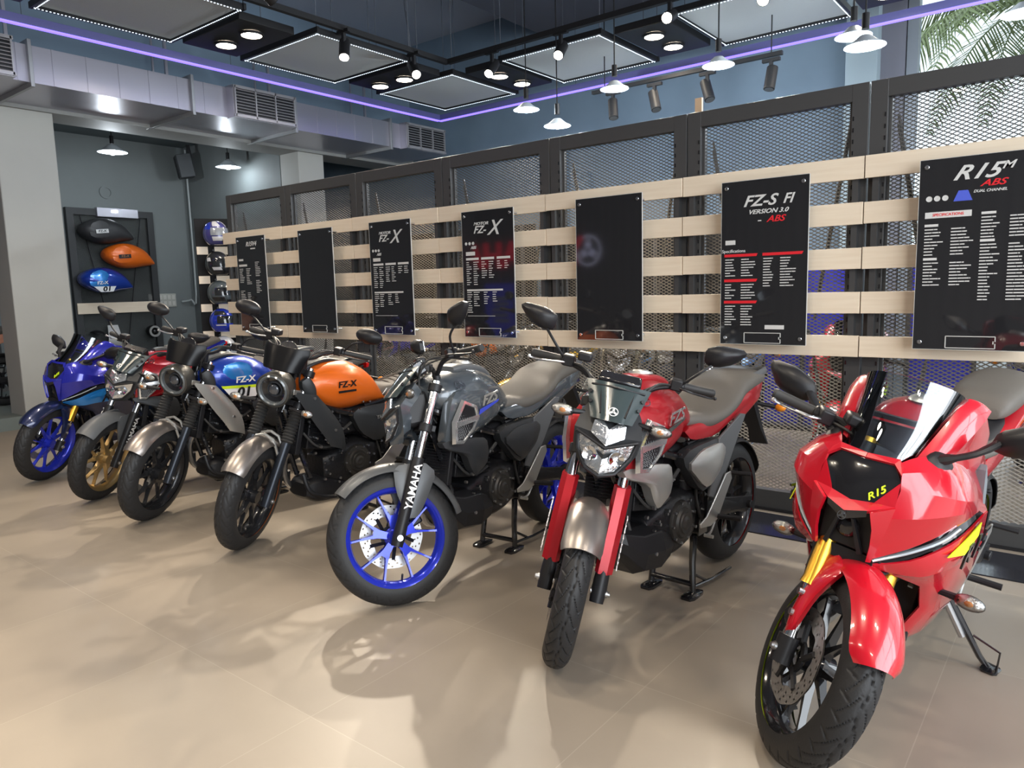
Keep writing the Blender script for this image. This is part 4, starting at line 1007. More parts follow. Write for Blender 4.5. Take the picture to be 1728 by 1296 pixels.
    for s in (-1, 1):
        Y = lambda p: A((p[0], p[1]*s, p[2]))
        q = MB(); q.pillow([Y(p) for p in ((1.04, .13, .89), (.99, .145, .92), (.955, .148, .86), (.95, .145, .78), (.98, .13, .74))], Y((0, .012, 0)), .04); q.build('tank_front_cover', M_grey_dark, root, ang=30)
        if sp.get('number'):
            q = MB(); q.pillow([Y(p) for p in ((.90, .152, .80), (.90, .152, .93), (.80, .166, .955), (.72, .165, .93), (.70, .167, .86), (.74, .17, .80))], Y((0, .014, 0)), .03); q.build('tank_flash', sp['flash'], tk, ang=50)
            q = MB(); q.plate([Y(p) for p in ((.925, .170, .800), (.655, .172, .780), (.70, .174, .715), (.87, .178, .725))][::s], (0, s, -.05), .004); q.build('number_plate_decal', M_white, tk, ang=0)
            q = MB(); q.plate([Y(p) for p in ((.93, .171, .805), (.655, .173, .79), (.66, .173, .773), (.92, .172, .787))][::s], (0, s, -.05), .0055); q.build('green_line', M_hi, tk, ang=0)
            q = MB(); put_text(q, '01', .085, Y((.785, .184, .752)), (-s, 0, 0), (0, 0, 1), .2, .03, .002, 1.2); q.build('number', M_gloss, tk, ang=0, recalc=False)
            q = MB(); put_text(q, 'FZ-X', .055, Y((.77, .188, .835)), (-s, 0, 0), (0, 0, 1), .1, .02, .002, 1.15); q.build('badge', M_white, tk, ang=0, recalc=False)
        else:
            q = MB(); put_text(q, 'FZ-X', .05, Y((.765, .178, .855)), (-s, 0, 0), (0, 0, 1), .1, .02, .002, 1.15); q.box(Y((.765, .178, .815)), (.12, .004, .012)); q.build('badge', M_gloss, tk, ang=0, recalc=False)
        sh = sp['shroud']
        g = []
        for i in range(9):
            f_ = i/8; a = R(-8)+f_*R(62)
            cx, cz = 1.0-.17*math.sin(a*1.35)*1.0, .83-f_*.34
            ww = .072+.014*math.sin(f_*math.pi)-.060*max(0, f_-.6)
            g.append([Y((cx+ww*u, .155+.016*(1-u*u), cz+.02*u)) for u in np.linspace(-1, 1, 7)])
        rs = MB().sheet(g, .006*s).build('radiator_shroud', sh, root, ang=60)
        for p in ((.985, .168, .80), (.86, .168, .60)): MB().cyl(Y(p), Y((p[0], p[1]+.012, p[2])), .009, n=8).build('shroud_bolt', M_steel, rs)
        q = MB(); q.pillow([Y(p) for p in ((.71, .13, .665), (.66, .14, .70), (.40, .135, .705), (.32, .13, .64), (.40, .135, .53), (.55, .14, .475), (.66, .14, .55))], Y((0, .028, 0)), .05); sc_ = q.build('side_cover', M_grey_dark, root, ang=40)
        q = MB(); put_text(q, 'YAMAHA', .030, Y((.50, .172, .63)), (-s, 0, 0), (0, 0, 1), 0, .015, .002); q.build('lettering', M_silver, sc_, ang=0, recalc=False)
        q = MB(); q.tube(spline([Y((.05, .12, .86)), Y((-.15, .135, .90)), Y((-.30, .10, .90)), Y((-.34, 0, .90))], 5), .012, 8); q.build('grab_rail', M_black, root)
        q = MB(); q.tube(spline([Y((1.03, .08, .36)), Y((1.0, .11, .25)), Y((.85, .12, .20)), Y((.72, .12, .22))], 5), .013, 8); q.build('engine_guard', M_black, root)
    q = MB(); q.body([(1.02, .22, .30, .09), (.96, .18, .33, .12), (.84, .175, .31, .13), (.74, .20, .28, .11)], 16, 3, 4); q.build('skid_plate', M_black, root, ang=30)
    q = MB(); q.body([(.47, .74, .785, .09), (.42, .735, .815, .125), (.28, .745, .82, .15), (.15, .765, .845, .155), (.05, .79, .885, .15), (-.10, .815, .905, .145), (-.25, .84, .905, .13), (-.31, .86, .885, .08)], 24, 4, 3.2)
    st = q.build('seat', M_seat, root, ang=70)
    q = MB()
    for x in np.arange(.38, -.26, -.045): q.tube(spline([(x, -.13, np.interp(x, [-.31, -.1, .05, .42], [.885, .905, .885, .812])-.02), (x, 0, np.interp(x, [-.31, -.1, .05, .42], [.888, .908, .888, .82])), (x, .13, np.interp(x, [-.31, -.1, .05, .42], [.885, .905, .885, .812])-.02)], 4), .005, 5)
    q.build('seat_ribs', M_seat, st)
    rear_parts(root, .85, -.31); centre_stand(root)
def sport(sp, root, hi=True):
    T = steer_fn(sp['steer']); P1 = sp['paint']; P2 = sp.get('paint2', P1)
    wheel(root, T, (WB, 0, .296), .297, .112, sp['rim'], 'front_wheel', sp.get('spin', .1), hi, sp.get('stripe'), 1, 'r')
    wheel(root, None, (0, 0, .312), .312, .142, sp['rim'], 'rear_wheel', .2, False, sp.get('stripe'), 1, 'r')
    fork(root, T, .90, .50, M_gold, M_black, ru=.0185, rl=.0255, ysp=.10, inverted=True)
    f = arc_fender(T, (WB, 0, .296), .330, R(40), R(150), .072, .070, .5, .004, 26, 13, .7); ff = f.build('front_fender', sp.get('fender', P1), root, ang=60)
    for s in (-1, 1):
        Y = lambda p: A((p[0], p[1]*s, p[2]))
        MB(T).pillow([Y(p) for p in ((1.30, .07, .59), (1.18, .072, .60), (1.12, .074, .565), (1.17, .085, .50), (1.235, .10, .42), (1.30, .118, .335), (1.335, .118, .37), (1.30, .10, .47), (1.30, .085, .54))], Y((0, .02, 0)), .012).build('fender_side', sp.get('fender', P1), ff, ang=35)
        for z in (.40, .46): MB(T).cyl(Y((1.292-(z-.4)*.4, .115, z)), Y((1.292-(z-.4)*.4, .131, z)), .010, n=10).build('fender_bolt', M_steel, ff)
    S = lambda rows: rows
    def side(s, rows, m, name, parent=root, thick=.006, ang=30, k=3):
        # rows of points front to rear, smoothed lengthways
        g = [[A((p[0], p[1]*s, p[2])) for p in spline(r, k)] for r in rows]
        # interpolate between the rows a little to keep edges crisp
        return MB().sheet(g, thick*s).build(name, m, parent, ang=ang)
    fr = None
    for s in (-1, 1):
        # upper cowl: beside the black nose panel, over the shoulder and down to the headlight slit
        fr = side(s, [[(1.225, .075, .905), (1.16, .105, .925), (1.08, .145, .925), (.98, .165, .905), (.86, .17, .88)],
                      [(1.245, .10, .893), (1.19, .145, .90), (1.11, .19, .888), (1.0, .208, .865), (.86, .20, .83)],
                      [(1.25, .108, .845), (1.21, .182, .852), (1.14, .225, .838), (1.03, .236, .815), (.85, .22, .79)],
                      [(1.272, .104, .768), (1.235, .172, .785), (1.16, .226, .798), (1.05, .239, .788), (.84, .225, .765)],
                      [(1.262, .078, .632), (1.208, .152, .682), (1.145, .206, .730), (1.05, .233, .756), (.93, .236, .762)]], P1, 'upper_fairing', ang=20)
        side(s, [[(.93, .236, .762), (.84, .225, .765)], [(.86, .236, .735), (.80, .232, .73)]], P1, 'fairing_rear_edge')
        sl = side(s, [[(1.262, .070, .632), (1.200, .146, .684), (1.135, .199, .732), (1.04, .226, .758), (.93, .229, .764)],
                      [(1.235, .070, .628), (1.175, .140, .668), (1.115, .190, .71), (1.04, .215, .742), (.93, .226, .754)],
                      [(1.257, .074, .612), (1.192, .152, .645), (1.125, .206, .69), (1.04, .230, .718), (.93, .234, .735)]], M_gloss, 'headlight_recess')
        q = MB(); q.tube(spline([(1.252, s*.080, .628), (1.196, s*.152, .668), (1.135, s*.206, .708), (1.075, s*.227, .738)], 6), .0085, 8, flat=.6); q.build('headlight_strip', mat('lamp_strip', (.5, .56, .6), .15, .3, .8), sl)
        # cheek below the slit and the wide side panel
        side(s, [[(1.257, .078, .612), (1.194, .160, .643), (1.127, .216, .688), (1.04, .239, .716), (.82, .238, .733)],
                 [(1.225, .095, .600), (1.165, .182, .618), (1.10, .230, .648), (1.01, .246, .66), (.80, .238, .66)],
                 [(1.205, .10, .588), (1.15, .180, .59), (1.085, .218, .605), (.99, .237, .61), (.78, .235, .59)]], P2, 'cheek_fairing', ang=20)
        side(s, [[(1.205, .10, .590), (1.15, .178, .592), (1.085, .216, .605), (.99, .235, .61), (.78, .233, .59), (.62, .22, .60)],
                 [(1.07, .170, .53), (1.045, .186, .53), (1.015, .200, .53), (.95, .222, .52), (.74, .222, .50), (.56, .20, .51)],
                 [(1.01, .170, .44), (.99, .183, .435), (.965, .192, .43), (.90, .20, .41), (.70, .20, .40), (.52, .185, .42)],
                 [(1.01, .135, .35), (.98, .15, .335), (.94, .158, .32), (.86, .165, .305), (.66, .165, .31), (.50, .155, .33)],
                 [(1.00, .09, .27), (.97, .10, .25), (.92, .105, .24), (.85, .11, .235), (.64, .11, .24), (.50, .10, .27)]], sp.get('lower', P1), 'lower_fairing', ang=40)
        q = MB(); q.pillow([A((x, y*s, z)) for x, y, z in ((.87, .215, .86), (.80, .20, .87), (.72, .19, .78), (.70, .20, .64), (.80, .222, .60), (.86, .232, .72))], (0, s*.01, 0), .03); q.build('inner_fairing', mat('fairing_grey', (.17, .19, .21), .4), root, ang=35)
        # highlight slash and lettering
        q = MB(); q.plate([A((x, y*s, z)) for x, y, z in ((1.03, .246, .710), (.915, .245, .725), (.935, .249, .69), (1.05, .250, .662), (1.125, .228, .665))][::s], (0, s, .1), .003); q.build('flash_decal', sp['flash'], fr, ang=0)
        q = MB(); put_text(q, 'R15', .085, (.955, s*.253, .652), (-s, s*.02, .10), (0, 0, 1), .45, .01, .003, 1.5); q.build('side_lettering', M_gloss, fr, ang=0, recalc=False)
        # red strake beside the windscreen with its screws
        st = MB(); g = []
        for (a, b) in [((1.13, .095, .908), (1.075, .155, .915)), ((1.085, .107, .955), (1.03, .167, .952)), ((1.04, .118, 1.0), (.975, .178, .99)), ((.99, .128, 1.04), (.93, .185, 1.022)), ((.95, .134, 1.062), (.895, .185, 1.04)), ((.93, .138, 1.064), (.89, .178, 1.042))]:
            a, b = A(a)*[1, s, 1], A(b)*[1, s, 1]; g.append([a+(b-a)*t+A((.006, s*.004, .006))*math.sin(t*math.pi) for t in np.linspace(0, 1, 6)])
        so = st.sheet(g, .010*s).build('screen_strake', P1, root, ang=30)
        q = MB()
        for f_ in (.15, .4, .62, .84):
            p = A((1.105+(.93-1.105)*f_, s*(.122+.038*f_), .915+.143*f_))+A((-.002, s*.004, .004)); nn = A((.45, s*.45, .6)); q.cyl(p, p+nn*.010, .0065, n=8)
        q.build('strake_screw', mat('screw_dark', (.15, .12, .1), .3, .8), so)
        # strake outer skirt joining shoulder
        q = MB(); q.sheet([[A((1.07, .157*s, .915)), A((.975, .180*s, .988)), A((.89, .180*s, 1.04))], [A((.98, .185*s, .875)), A((.90, .19*s, .93)), A((.80, .185*s, .96))], [A((.90, .19*s, .85)), A((.84, .19*s, .87)), A((.76, .18*s, .86))]], .005*s); q.build('cockpit_side', P1, root, ang=30)
        mirror_part(root, None, s, (1.11, .135, .915), (1.08, .215, .955), (1.01, .345 if s < 0 else .315, 1.01), 'fairing')
        q = MB(); q.pillow([A((x, y*s, z)) for x, y, z in ((1.155, .115, .915), (1.09, .115, .935), (1.05, .155, .925), (1.08, .18, .90), (1.14, .165, .895))], (0, 0, .022), .01); q.build('mirror_base', M_black, root)
        indicator(root, None, s, (.98, .19, .50), (.985, .26, .505), None, .042)
        # tank sides, seat flanks, tail
        q = MB(); q.pillow([A((x, y*s, z)) for x, y, z in ((.92, .14, .87), (.80, .165, .90), (.62, .15, .86), (.52, .12, .78), (.56, .13, .70), (.76, .17, .73), (.90, .17, .78))], (0, s*.03, 0), .06); q.build('tank_side', P1, root, ang=50)
        q = MB(); q.pillow([A((x, y*s, z)) for x, y, z in ((.46, .12, .76), (.20, .135, .84), (-.05, .13, .93), (-.32, .075, .985), (-.36, .05, .955), (-.18, .115, .86), (.05, .13, .78), (.34, .12, .68))], (0, s*.02, 0), .05); tp = q.build('tail_panel', P1, root, ang=35)
        q = MB(); q.plate([A((x, y*s, z)) for x, y, z in ((.05, .155, .86), (-.30, .10, .965), (-.32, .095, .955), (.0, .152, .845))][::s], (0, s, 0), .004); q.build('tail_flash', sp['flash'], tp, ang=0)
        q = MB(); q.tube([(.97, s*.10, .34), (.5, s*.11, .28)], .02, 8); q.build('frame_rail', M_black, root)
    q = MB(); q.box((.955, 0, .44), (.03, .30, .30), (R(-8), 'Y')); q.box((.88, 0, .36), (.12, .26, .16)); q.build('radiator', M_black, root, bevel=.006)
    # nose: black panel, red chevrons, air intake
    q = MB(); q.pillow([(1.235, 0, .905), (1.228, .072, .905), (1.243, .103, .865), (1.275, .058, .795), (1.287, 0, .785), (1.275, -.058, .795), (1.243, -.103, .865), (1.228, -.072, .905)], (.010, 0, .002), .02, smooth=0, fr=(1, .85, .5)); nose = q.build('nose_panel', M_gloss, root, ang=40)
    for s in (-1, 1):
        g = MB()
        g.sheet([[A((x, y*s, z)) for x, y, z in r] for r in ([(1.287, 0, .790), (1.276, .058, .799), (1.246, .104, .868)], [(1.318, 0, .765), (1.302, .056, .780), (1.262, .108, .80)])], .012*s)
        g.sheet([[A((x, y*s, z)) for x, y, z in r] for r in ([(1.237, 0, .90), (1.230, .073, .902), (1.243, .10, .88)], [(1.226, 0, .911), (1.214, .080, .914), (1.224, .095, .900)])], .01*s)
        g.build('nose_chevron', P1, root, ang=0)
    q = MB()
    q.sheet([[(1.318-abs(y)*.28, y, .765+abs(y)*.27) for y in (-.054, 0, .054)], [(1.316-abs(y)*.3, y, .738+abs(y)*.42) for y in (-.054, 0, .054)]], .008); nb = q.build('nose_badge_plate', M_gloss, root, ang=0)
    q = MB(); emblem(q, (1.326, 0, .752), (0, 1, 0), (-.25, 0, 1), .012); q.build('nose_emblem', M_chrome, nb, ang=0)
    q = MB(); put_text(q, 'R15', .025, (1.279, .058, .826), (-.30, .62, .62), (-.3, -.6, .6), .4, .01, .003, 1.3); q.build('nose_lettering', M_hi, nose, ang=0, recalc=False)
    for s in (-1, 1):   # red legs either side of the M-shaped intake
        g = [[A((x, y*s, z)) for x, y, z in r] for r in ([(1.300, .058, .778), (1.290, .070, .73), (1.280, .072, .68), (1.266, .068, .628)], [(1.266, .108, .802), (1.272, .100, .73), (1.270, .090, .68), (1.262, .080, .63)])]
        MB().sheet(g, .01*s).build('nose_leg', P1, root, ang=25)
        q = MB(); q.plate([(1.28, s*.015, .74), (1.28, s*.022, .74), (1.255, s*.055, .64), (1.255, s*.043, .635)][::s], (1, 0, 0), .015); q.build('intake_vane', M_black, root, ang=0)
    q = MB(); q.box((1.252, 0, .71), (.010, .15, .14)); q.box((1.235, 0, .66), (.010, .20, .10)); q.box((1.20, 0, .655), (.012, .25, .09)); q.box((1.17, 0, .70), (.09, .17, .17)); q.box((1.05, 0, .62), (.12, .24, .18)); q.build('intake_box', M_black, root, bevel=.01)
    q = MB(); q.lathe([(.0, .02), (.02, .018), (.03, .01), (.034, 0), (.034, -.04)], (1.256, 0, .70), (1, 0, -.1), 24); q.build('projector_headlight', M_gloss, root)
    q = MB(); q.sheet([[(1.25, y, .635), (1.255, y, .605), (1.20, y*1.3, .585), (1.10, y*1.5, .60)] for y in np.linspace(-.085, .085, 7)], .006); q.build('chin', M_black, root)
    # windscreen
    g = []
    for i in range(14):
        f_ = i/13; C = A((1.218-.155*f_-.02*math.sin(f_*3.14), 0, .905+.215*f_)); Eg = A((1.120-.195*f_, .094+.050*f_, .908+.150*f_))
        g.append([(C[0]+(Eg[0]-C[0])*s_*s_, Eg[1]*math.sin(s_*1.45)/math.sin(1.45), C[2]+(Eg[2]-C[2])*abs(s_)**2.4) for s_ in np.linspace(-1, 1, 19)])
    MB().sheet(g, .003).build('windscreen', M_screen, root, ang=60)
    # cockpit
    q = MB(); q.box((1.055, 0, .93), (.03, .15, .085), (R(-35), 'Y')); q.box((1.02, 0, .90), (.06, .12, .06)); q.build('instrument', M_gloss, root, bevel=.008)
    q = MB()
    for s in (-1, 1): q.plate([(1.10, s*.085, .92), (1.06, s*.09, .985), (1.045, s*.09, .985), (1.08, s*.085, .92)], (0, s, 0), .012)
    q.box((1.05, 0, .988), (.02, .18, .014)); q.build('screen_stay', M_black, root)
    handlebar(root, T, .885, .955, 0, clip=True, gy=.345)
    engine(root); frame_parts(root)
    q = MB(); q.body([(.98, .80, .93, .09), (.92, .78, .985, .13), (.82, .76, 1.015, .155), (.70, .75, 1.0, .15), (.60, .75, .93, .12), (.53, .76, .85, .085), (.50, .77, .81, .07)], 26, 5, 2.4); tk = q.build('fuel_tank', P1, root, ang=60)
    q = MB(); q.lathe([(.0, .012), (.034, .012), (.045, .004), (.05, -.006)], (.82, 0, 1.018), (-.05, 0, 1), 28); q.build('filler_cap', M_alu, tk)
    q = MB(); q.body([(.53, .775, .81, .08), (.46, .765, .825, .115), (.30, .775, .83, .14), (.17, .80, .85, .13), (.14, .81, .86, .11)], 22, 4, 3); q.build('rider_seat', M_seat, root, ang=70)
    q = MB(); q.body([(.16, .87, .91, .08), (.12, .87, .965, .105), (.0, .89, .995, .115), (-.15, .92, 1.01, .11), (-.27, .95, 1.01, .08)], 22, 4, 3); q.build('pillion_seat', M_seat, root, ang=70)
    q = MB(); q.body([(.50, .66, .80, .12), (.2, .70, .86, .115), (-.1, .80, .93, .11), (-.33, .91, .97, .06)], 16, 3, 4); q.build('tail_core', M_black, root)
    rear_parts(root, .97, -.36); side_stand(root, sp['lean'])
def bike(kind, pose, sp, label, hi=True, group=None):
    x, y, hd, st, ro = pose; sp['steer'] = st; sp['lean'] = ro
    t = thing('motorcycle', label, 'motorcycle', (x, y, 0), (-ro, 0, hd), group)
    kind(sp, t, hi)
    return t
def paint(name, c, metal=.2, rough=.28, coat=1.0): return mat(name, c, rough, metal, coat)
P_red = paint('gloss_red', (.50, .006, .018), .0, .25); P_mred = mat('satin_metallic_red', (.42, .012, .02), .33, .35, .25)
P_grey = paint('gloss_dark_grey', (.085, .10, .115), .3, .25); P_fgrey = mat('satin_grey_fender', (.10, .105, .11), .36, .3)
P_orange = mat('satin_orange', (.72, .135, .010), .33, .1, .3); P_blue = paint('racing_blue', (.012, .05, .38), .3, .25); P_lblue = paint('light_blue_flash', (.02, .22, .62), .35, .25)
P_dred = paint('dark_red_metallic', (.38, .004, .012), .3, .22); P_vblue = paint('violet_blue', (.022, .026, .38), .3, .22); P_navy = paint('navy_blue', (.012, .02, .07), .4, .3)
P_tred = mat('strip_red', (.7, .02, .03), .4); P_torange = mat('strip_orange', (.8, .2, .05), .4)
bike(sport, (-.471, 3.427, -1.705, .727, .179), dict(paint=P_red, rim=M_gloss, stripe=M_hi, flash=M_hi), 'glossy red fully faired sport motorcycle with gold fork, nearest at the right edge', 2)
bike(naked, (-1.42, 3.482, -1.609, .587, 0), dict(paint=P_mred, pod=M_silver, fender=M_brownsilver, fork_guard=P_mred, rim=M_blackrim, stripe=P_tred, badge='FZS', tanktop=P_mred), 'red naked motorcycle with silver side panels and red fork guards, second from the right', 2)
bike(naked, (-2.503, 3.477, -1.479, -.661, 0), dict(paint=P_grey, cowl=P_grey, pod=M_grey_dark, fender=P_fgrey, rim=M_bluerim, badge='FZS', badge_mat=M_silver, slash=mat('slash_blue', (.05, .08, .6), .3)), 'dark grey naked motorcycle with bright blue wheels, front wheel turned to the left')
bike(retro, (-3.502, 3.505, -1.639, .605, 0), dict(paint=P_orange, shroud=M_grey_dark, stripe=P_torange), 'orange tank retro motorcycle with round headlight, beside the grey one with blue wheels')
bike(retro, (-4.487, 3.461, -1.633, .577, 0), dict(paint=P_blue, shroud=M_silver, number=1, flash=P_lblue), 'blue tank retro motorcycle numbered 01 with silver radiator shroud')
bike(naked, (-5.162, 3.467, -1.70, .66, 0), dict(paint=P_dred, pod=M_grey_dark, fender=M_grey_plastic, rim=M_bronze, tanktop=M_grey_dark), 'dark red naked motorcycle with gold wheels, second from the left')
bike(sport, (-6.60, 3.45, -1.366, .296, .12), dict(paint=P_vblue, paint2=P_lblue, lower=P_navy, rim=M_bluerim, fender=P_navy, flash=P_lblue), 'blue faired sport motorcycle with blue wheels, leftmost of the row')

# a second row of motorcycles behind the mesh screen
BG = 'motorcycles parked behind the mesh screen'
M_y = paint('yellow_paint', (.75, .42, .01)); M_cr = paint('cream_paint', (.66, .60, .44)); M_lb = paint('pale_blue_paint', (.10, .30, .62)); M_bk = paint('black_paint', (.012, .012, .014))
bike(sport, (-1.50, 6.25, -1.45, .1, .12), dict(paint=P_red, rim=M_gloss, flash=M_hi), 'red faired motorcycle behind the mesh, between the two rightmost front motorcycles', False, BG)
bike(naked, (-2.35, 6.3, -1.5, .3, 0), dict(paint=M_lb, pod=M_grey_dark, fender=M_grey_plastic, rim=M_blackrim), 'pale blue naked motorcycle behind the mesh, behind the red naked one', False, BG)
bike(naked, (-3.05, 6.25, -1.5, .3, 0), dict(paint=M_cr, pod=M_grey_dark, fender=M_grey_plastic, rim=M_blackrim), 'cream motorcycle behind the mesh under the empty board', False, BG)
bike(naked, (-3.95, 6.25, -1.5, -.3, 0), dict(paint=M_y, pod=M_grey_dark, fender=M_y, rim=M_blackrim), 'yellow motorcycle behind the mesh, behind the grey one', False, BG)
bike(retro, (-4.95, 6.3, -1.5, .3, 0), dict(paint=P_orange, shroud=M_grey_dark), 'orange retro motorcycle behind the mesh, left of the yellow one', False, BG)
bike(naked, (-6.1, 6.3, -1.5, .3, 0), dict(paint=P_vblue, pod=M_grey_dark, fender=M_grey_plastic, rim=M_bluerim), 'blue naked motorcycle behind the left end of the mesh', False, BG)
bike(naked, (-.35, 6.4, -1.3, .2, 0), dict(paint=M_bk, pod=M_grey_dark, fender=M_grey_plastic, rim=M_blackrim), 'black motorcycle behind the mesh at the right edge', False, BG)
pb = bike(naked, (-10.25, 3.12, -1.5708, 0, 0), dict(paint=mat('peach_paint', (.72, .33, .22), .4), pod=M_grey_dark, fender=M_grey_plastic, rim=M_blackrim), 'peach tailed motorcycle on the plinth, half hidden by the left column', False)
pb.location.z = .14
# dark display partitions behind the second row
def partition(x0, x1, y, h, m, label, name='display_partition'):
    t = thing(name, label, 'partition', (x0, y, 0)); w_ = x1-x0
    MB().box((w_/2, 0, h/2), (w_, .04, h)).build('panel', m, t, bevel=.003)
    q = MB()
    for x in np.arange(.02, w_, .5): q.box((x, -.03, h/2), (.035, .03, h))
    q.build('upright', M_frame, t, ang=0)
    q = MB(); q.box((w_/2, 0, .02), (w_, .35, .04)); q.build('foot', M_black, t, ang=0)
    return t
M_part = mat('partition_charcoal', (.010, .010, .011), .6, spec=.2)
partition(-8.6, -5.4, 7.35, 2.15, M_part, 'charcoal display partition behind the left half of the screen')
partition(-5.3, -2.7, 7.35, 2.0, M_part, 'charcoal display partition behind the middle of the screen')
partition(-2.65, -1.72, 7.1, 1.55, mat('display_blue', (.03, .035, .42), .4), 'blue display partition glimpsed through the slats right of the title board', 'blue_partition')
partition(-1.28, -.75, 7.1, 1.5, MATS['display_blue'], 'narrow blue display partition left of the specification board', 'blue_partition')
# ------------------------------------------------------------------ accessory displays on the slate wall
def wall_display(ya, yb, label):
    t = thing('wall_display_frame', label, 'display rack', (X0, ya, .14)); w_ = yb-ya; h = 2.61
    q = MB()
    for y in (.05, w_-.05): q.box((.05, y, h/2), (.09, .10, h))
    for z in (.05, h-.05): q.box((.049, w_/2, z), (.088, w_-.2, .10))
    q.build('frame', mat('display_frame_dark', (.03, .032, .034), .5), t, ang=0)
    exp_mesh(.1, w_-.1, .1, h-.1, .05, .034, .018, .005, along='y').build('mesh_infill', mat('display_mesh', (.16, .17, .165), .45, .4), t, ang=0, recalc=False)
    MB().box((.008, w_/2, h/2), (.012, w_-.1, h-.1)).build('back_panel', mat('display_back', (.10, .11, .11), .6), t, ang=0)
    MB().box((.11, w_/2-.02, 1.10), (.025, w_-.08, .165)).build('slat', M_wood, t, ang=0, bevel=.002)
    q = MB()
    for s in (0, 1): q.cyl((.07, .2+s*(w_-.4), 2.5), (.07, w_*.45+s*.1, .2), .007, n=6)
    q.build('brace', M_black, t)
    return t
wall_display(4.72, 6.02, 'dark framed wall display holding the three fuel tanks')
wall_display(2.3, 3.7, 'dark framed wall display left of the column')
def wall_tank(y, z, P, label, kind, roll):
    t = thing('display_fuel_tank', label, 'fuel tank', (X0+.235, y, z), (0, roll, -math.pi/2), 'fuel tanks mounted on the wall display')
    k = 1.28; o = lambda v: (np.asarray(v, float)-A((.72, 0, .85)))*k
    q = MB(o); q.body([(1.01, .83, .90, .07), (.98, .79, .935, .115), (.92, .745, .965, .145), (.82, .70, .99, .160, .45), (.70, .69, .985, .160, .45), (.60, .70, .945, .142, .45), (.52, .705, .885, .115, .4), (.46, .71, .80, .08, .4), (.43, .715, .75, .05)], 28, 5, 2.3)
    tk = q.build('tank_shell', P, t, ang=60)
    q = MB(o); q.pillow([(.96, .128, .80), (.93, .138, .93), (.82, .150, .965), (.75, .152, .93), (.73, .155, .85), (.76, .155, .76), (.9, .14, .76)], (0, .014, 0), .03); q.build('tank_flash', {'b': P_lblue}.get(kind, P), tk, ang=50)
    q = MB(o)
    if kind == 'b':
        w2 = MB(o); w2.plate([(.93, .160, .775), (.68, .162, .76), (.72, .160, .70), (.86, .160, .705)], (0, 1, -.05), .004); w2.build('number_plate_decal', M_white, tk, ang=0)
        put_text(q, '01', .075, (.79, .167, .735), (-1, 0, 0), (0, 0, 1), .2, .03, .002, 1.3); q.build('number', M_gloss, tk, ang=0, recalc=False)
        q = MB(o); put_text(q, 'FZ-X', .05, (.83, .172, .81), (-1, 0, 0), (0, 0, 1), .1, .02, .002, 1.15); q.build('badge', M_white, tk, ang=0, recalc=False)
    else:
        q.box((.83, .166, .835), (.14, .008, .045)); q.build('badge_plate', M_gloss if kind == 'o' else M_silver, tk, ang=0)
        q = MB(o); put_text(q, 'FZ-X', .036, (.83, .172, .835), (-1, 0, 0), (0, 0, 1), .1, .02, .002, 1.15); q.build('badge', mat('dim_print', (.3, .12, .04), .5) if kind == 'o' else M_black, tk, ang=0, recalc=False)
    MB().cyl((0, -.05, 0), (0, -.22, 0), .03).build('wall_mount', M_black, t)
wall_tank(5.20, 2.42, mat('matt_black_paint', (.03, .03, .032), .5), 'matt black motorcycle fuel tank, highest on the wall display', 'k', R(6))
wall_tank(5.50, 2.05, P_orange, 'orange motorcycle fuel tank on the wall display', 'o', R(4))
wall_tank(5.13, 1.68, P_blue, 'blue motorcycle fuel tank numbered 01, lowest on the wall display', 'b', R(4))
t = thing('spare_headlamp', 'round black headlamp with bright ring mounted low on the wall display', 'headlamp', (X0+.12, 5.82, .84))
q = MB(); q.lathe([(.0, 0), (.09, 0), (.10, .05), (.095, .12)], (0, 0, 0), (1, 0, 0), 28); q.build('housing', M_black, t)
q = MB(); q.lathe([(.055, .115), (.095, .115), (.09, .13), (.06, .13)], (0, 0, 0), (1, 0, 0), 28, loop=True); q.build('ring', M_silver, t)
q = MB(); q.lathe([(.0, .12), (.035, .12), (.03, .135), (.0, .14)], (0, 0, 0), (1, 0, 0), 20); q.build('projector_lens', M_gloss, t)
t = thing('spare_exhaust_cover', 'curved silver cover hung low in the middle of the wall display', 'motorcycle part', (X0+.12, 5.20, .72))
q = MB(); q.sheet([[A((.05+.06*math.sin(u*3.14), (v-.5)*.22*(1.2-u*.5), -.25+u*.5)) for v in np.linspace(0, 1, 7)] for u in np.linspace(0, 1, 9)], .006); q.build('cover', M_silver, t, ang=60)
MB().cyl((-.07, 0, 0), (.09, 0, 0), .01).build('peg', M_black, t)
t = thing('spare_mudguard', 'black plastic motorcycle mudguard hung beside the silver cover on the wall display', 'motorcycle part', (X0+.12, 4.98, .80))
arc_fender(None, (0, 0, -.2), .30, R(60), R(120), .07, .07).build('shell', M_black, t, ang=60)
MB().cyl((-.07, 0, .07), (.04, 0, .07), .01).build('peg', M_black, t)
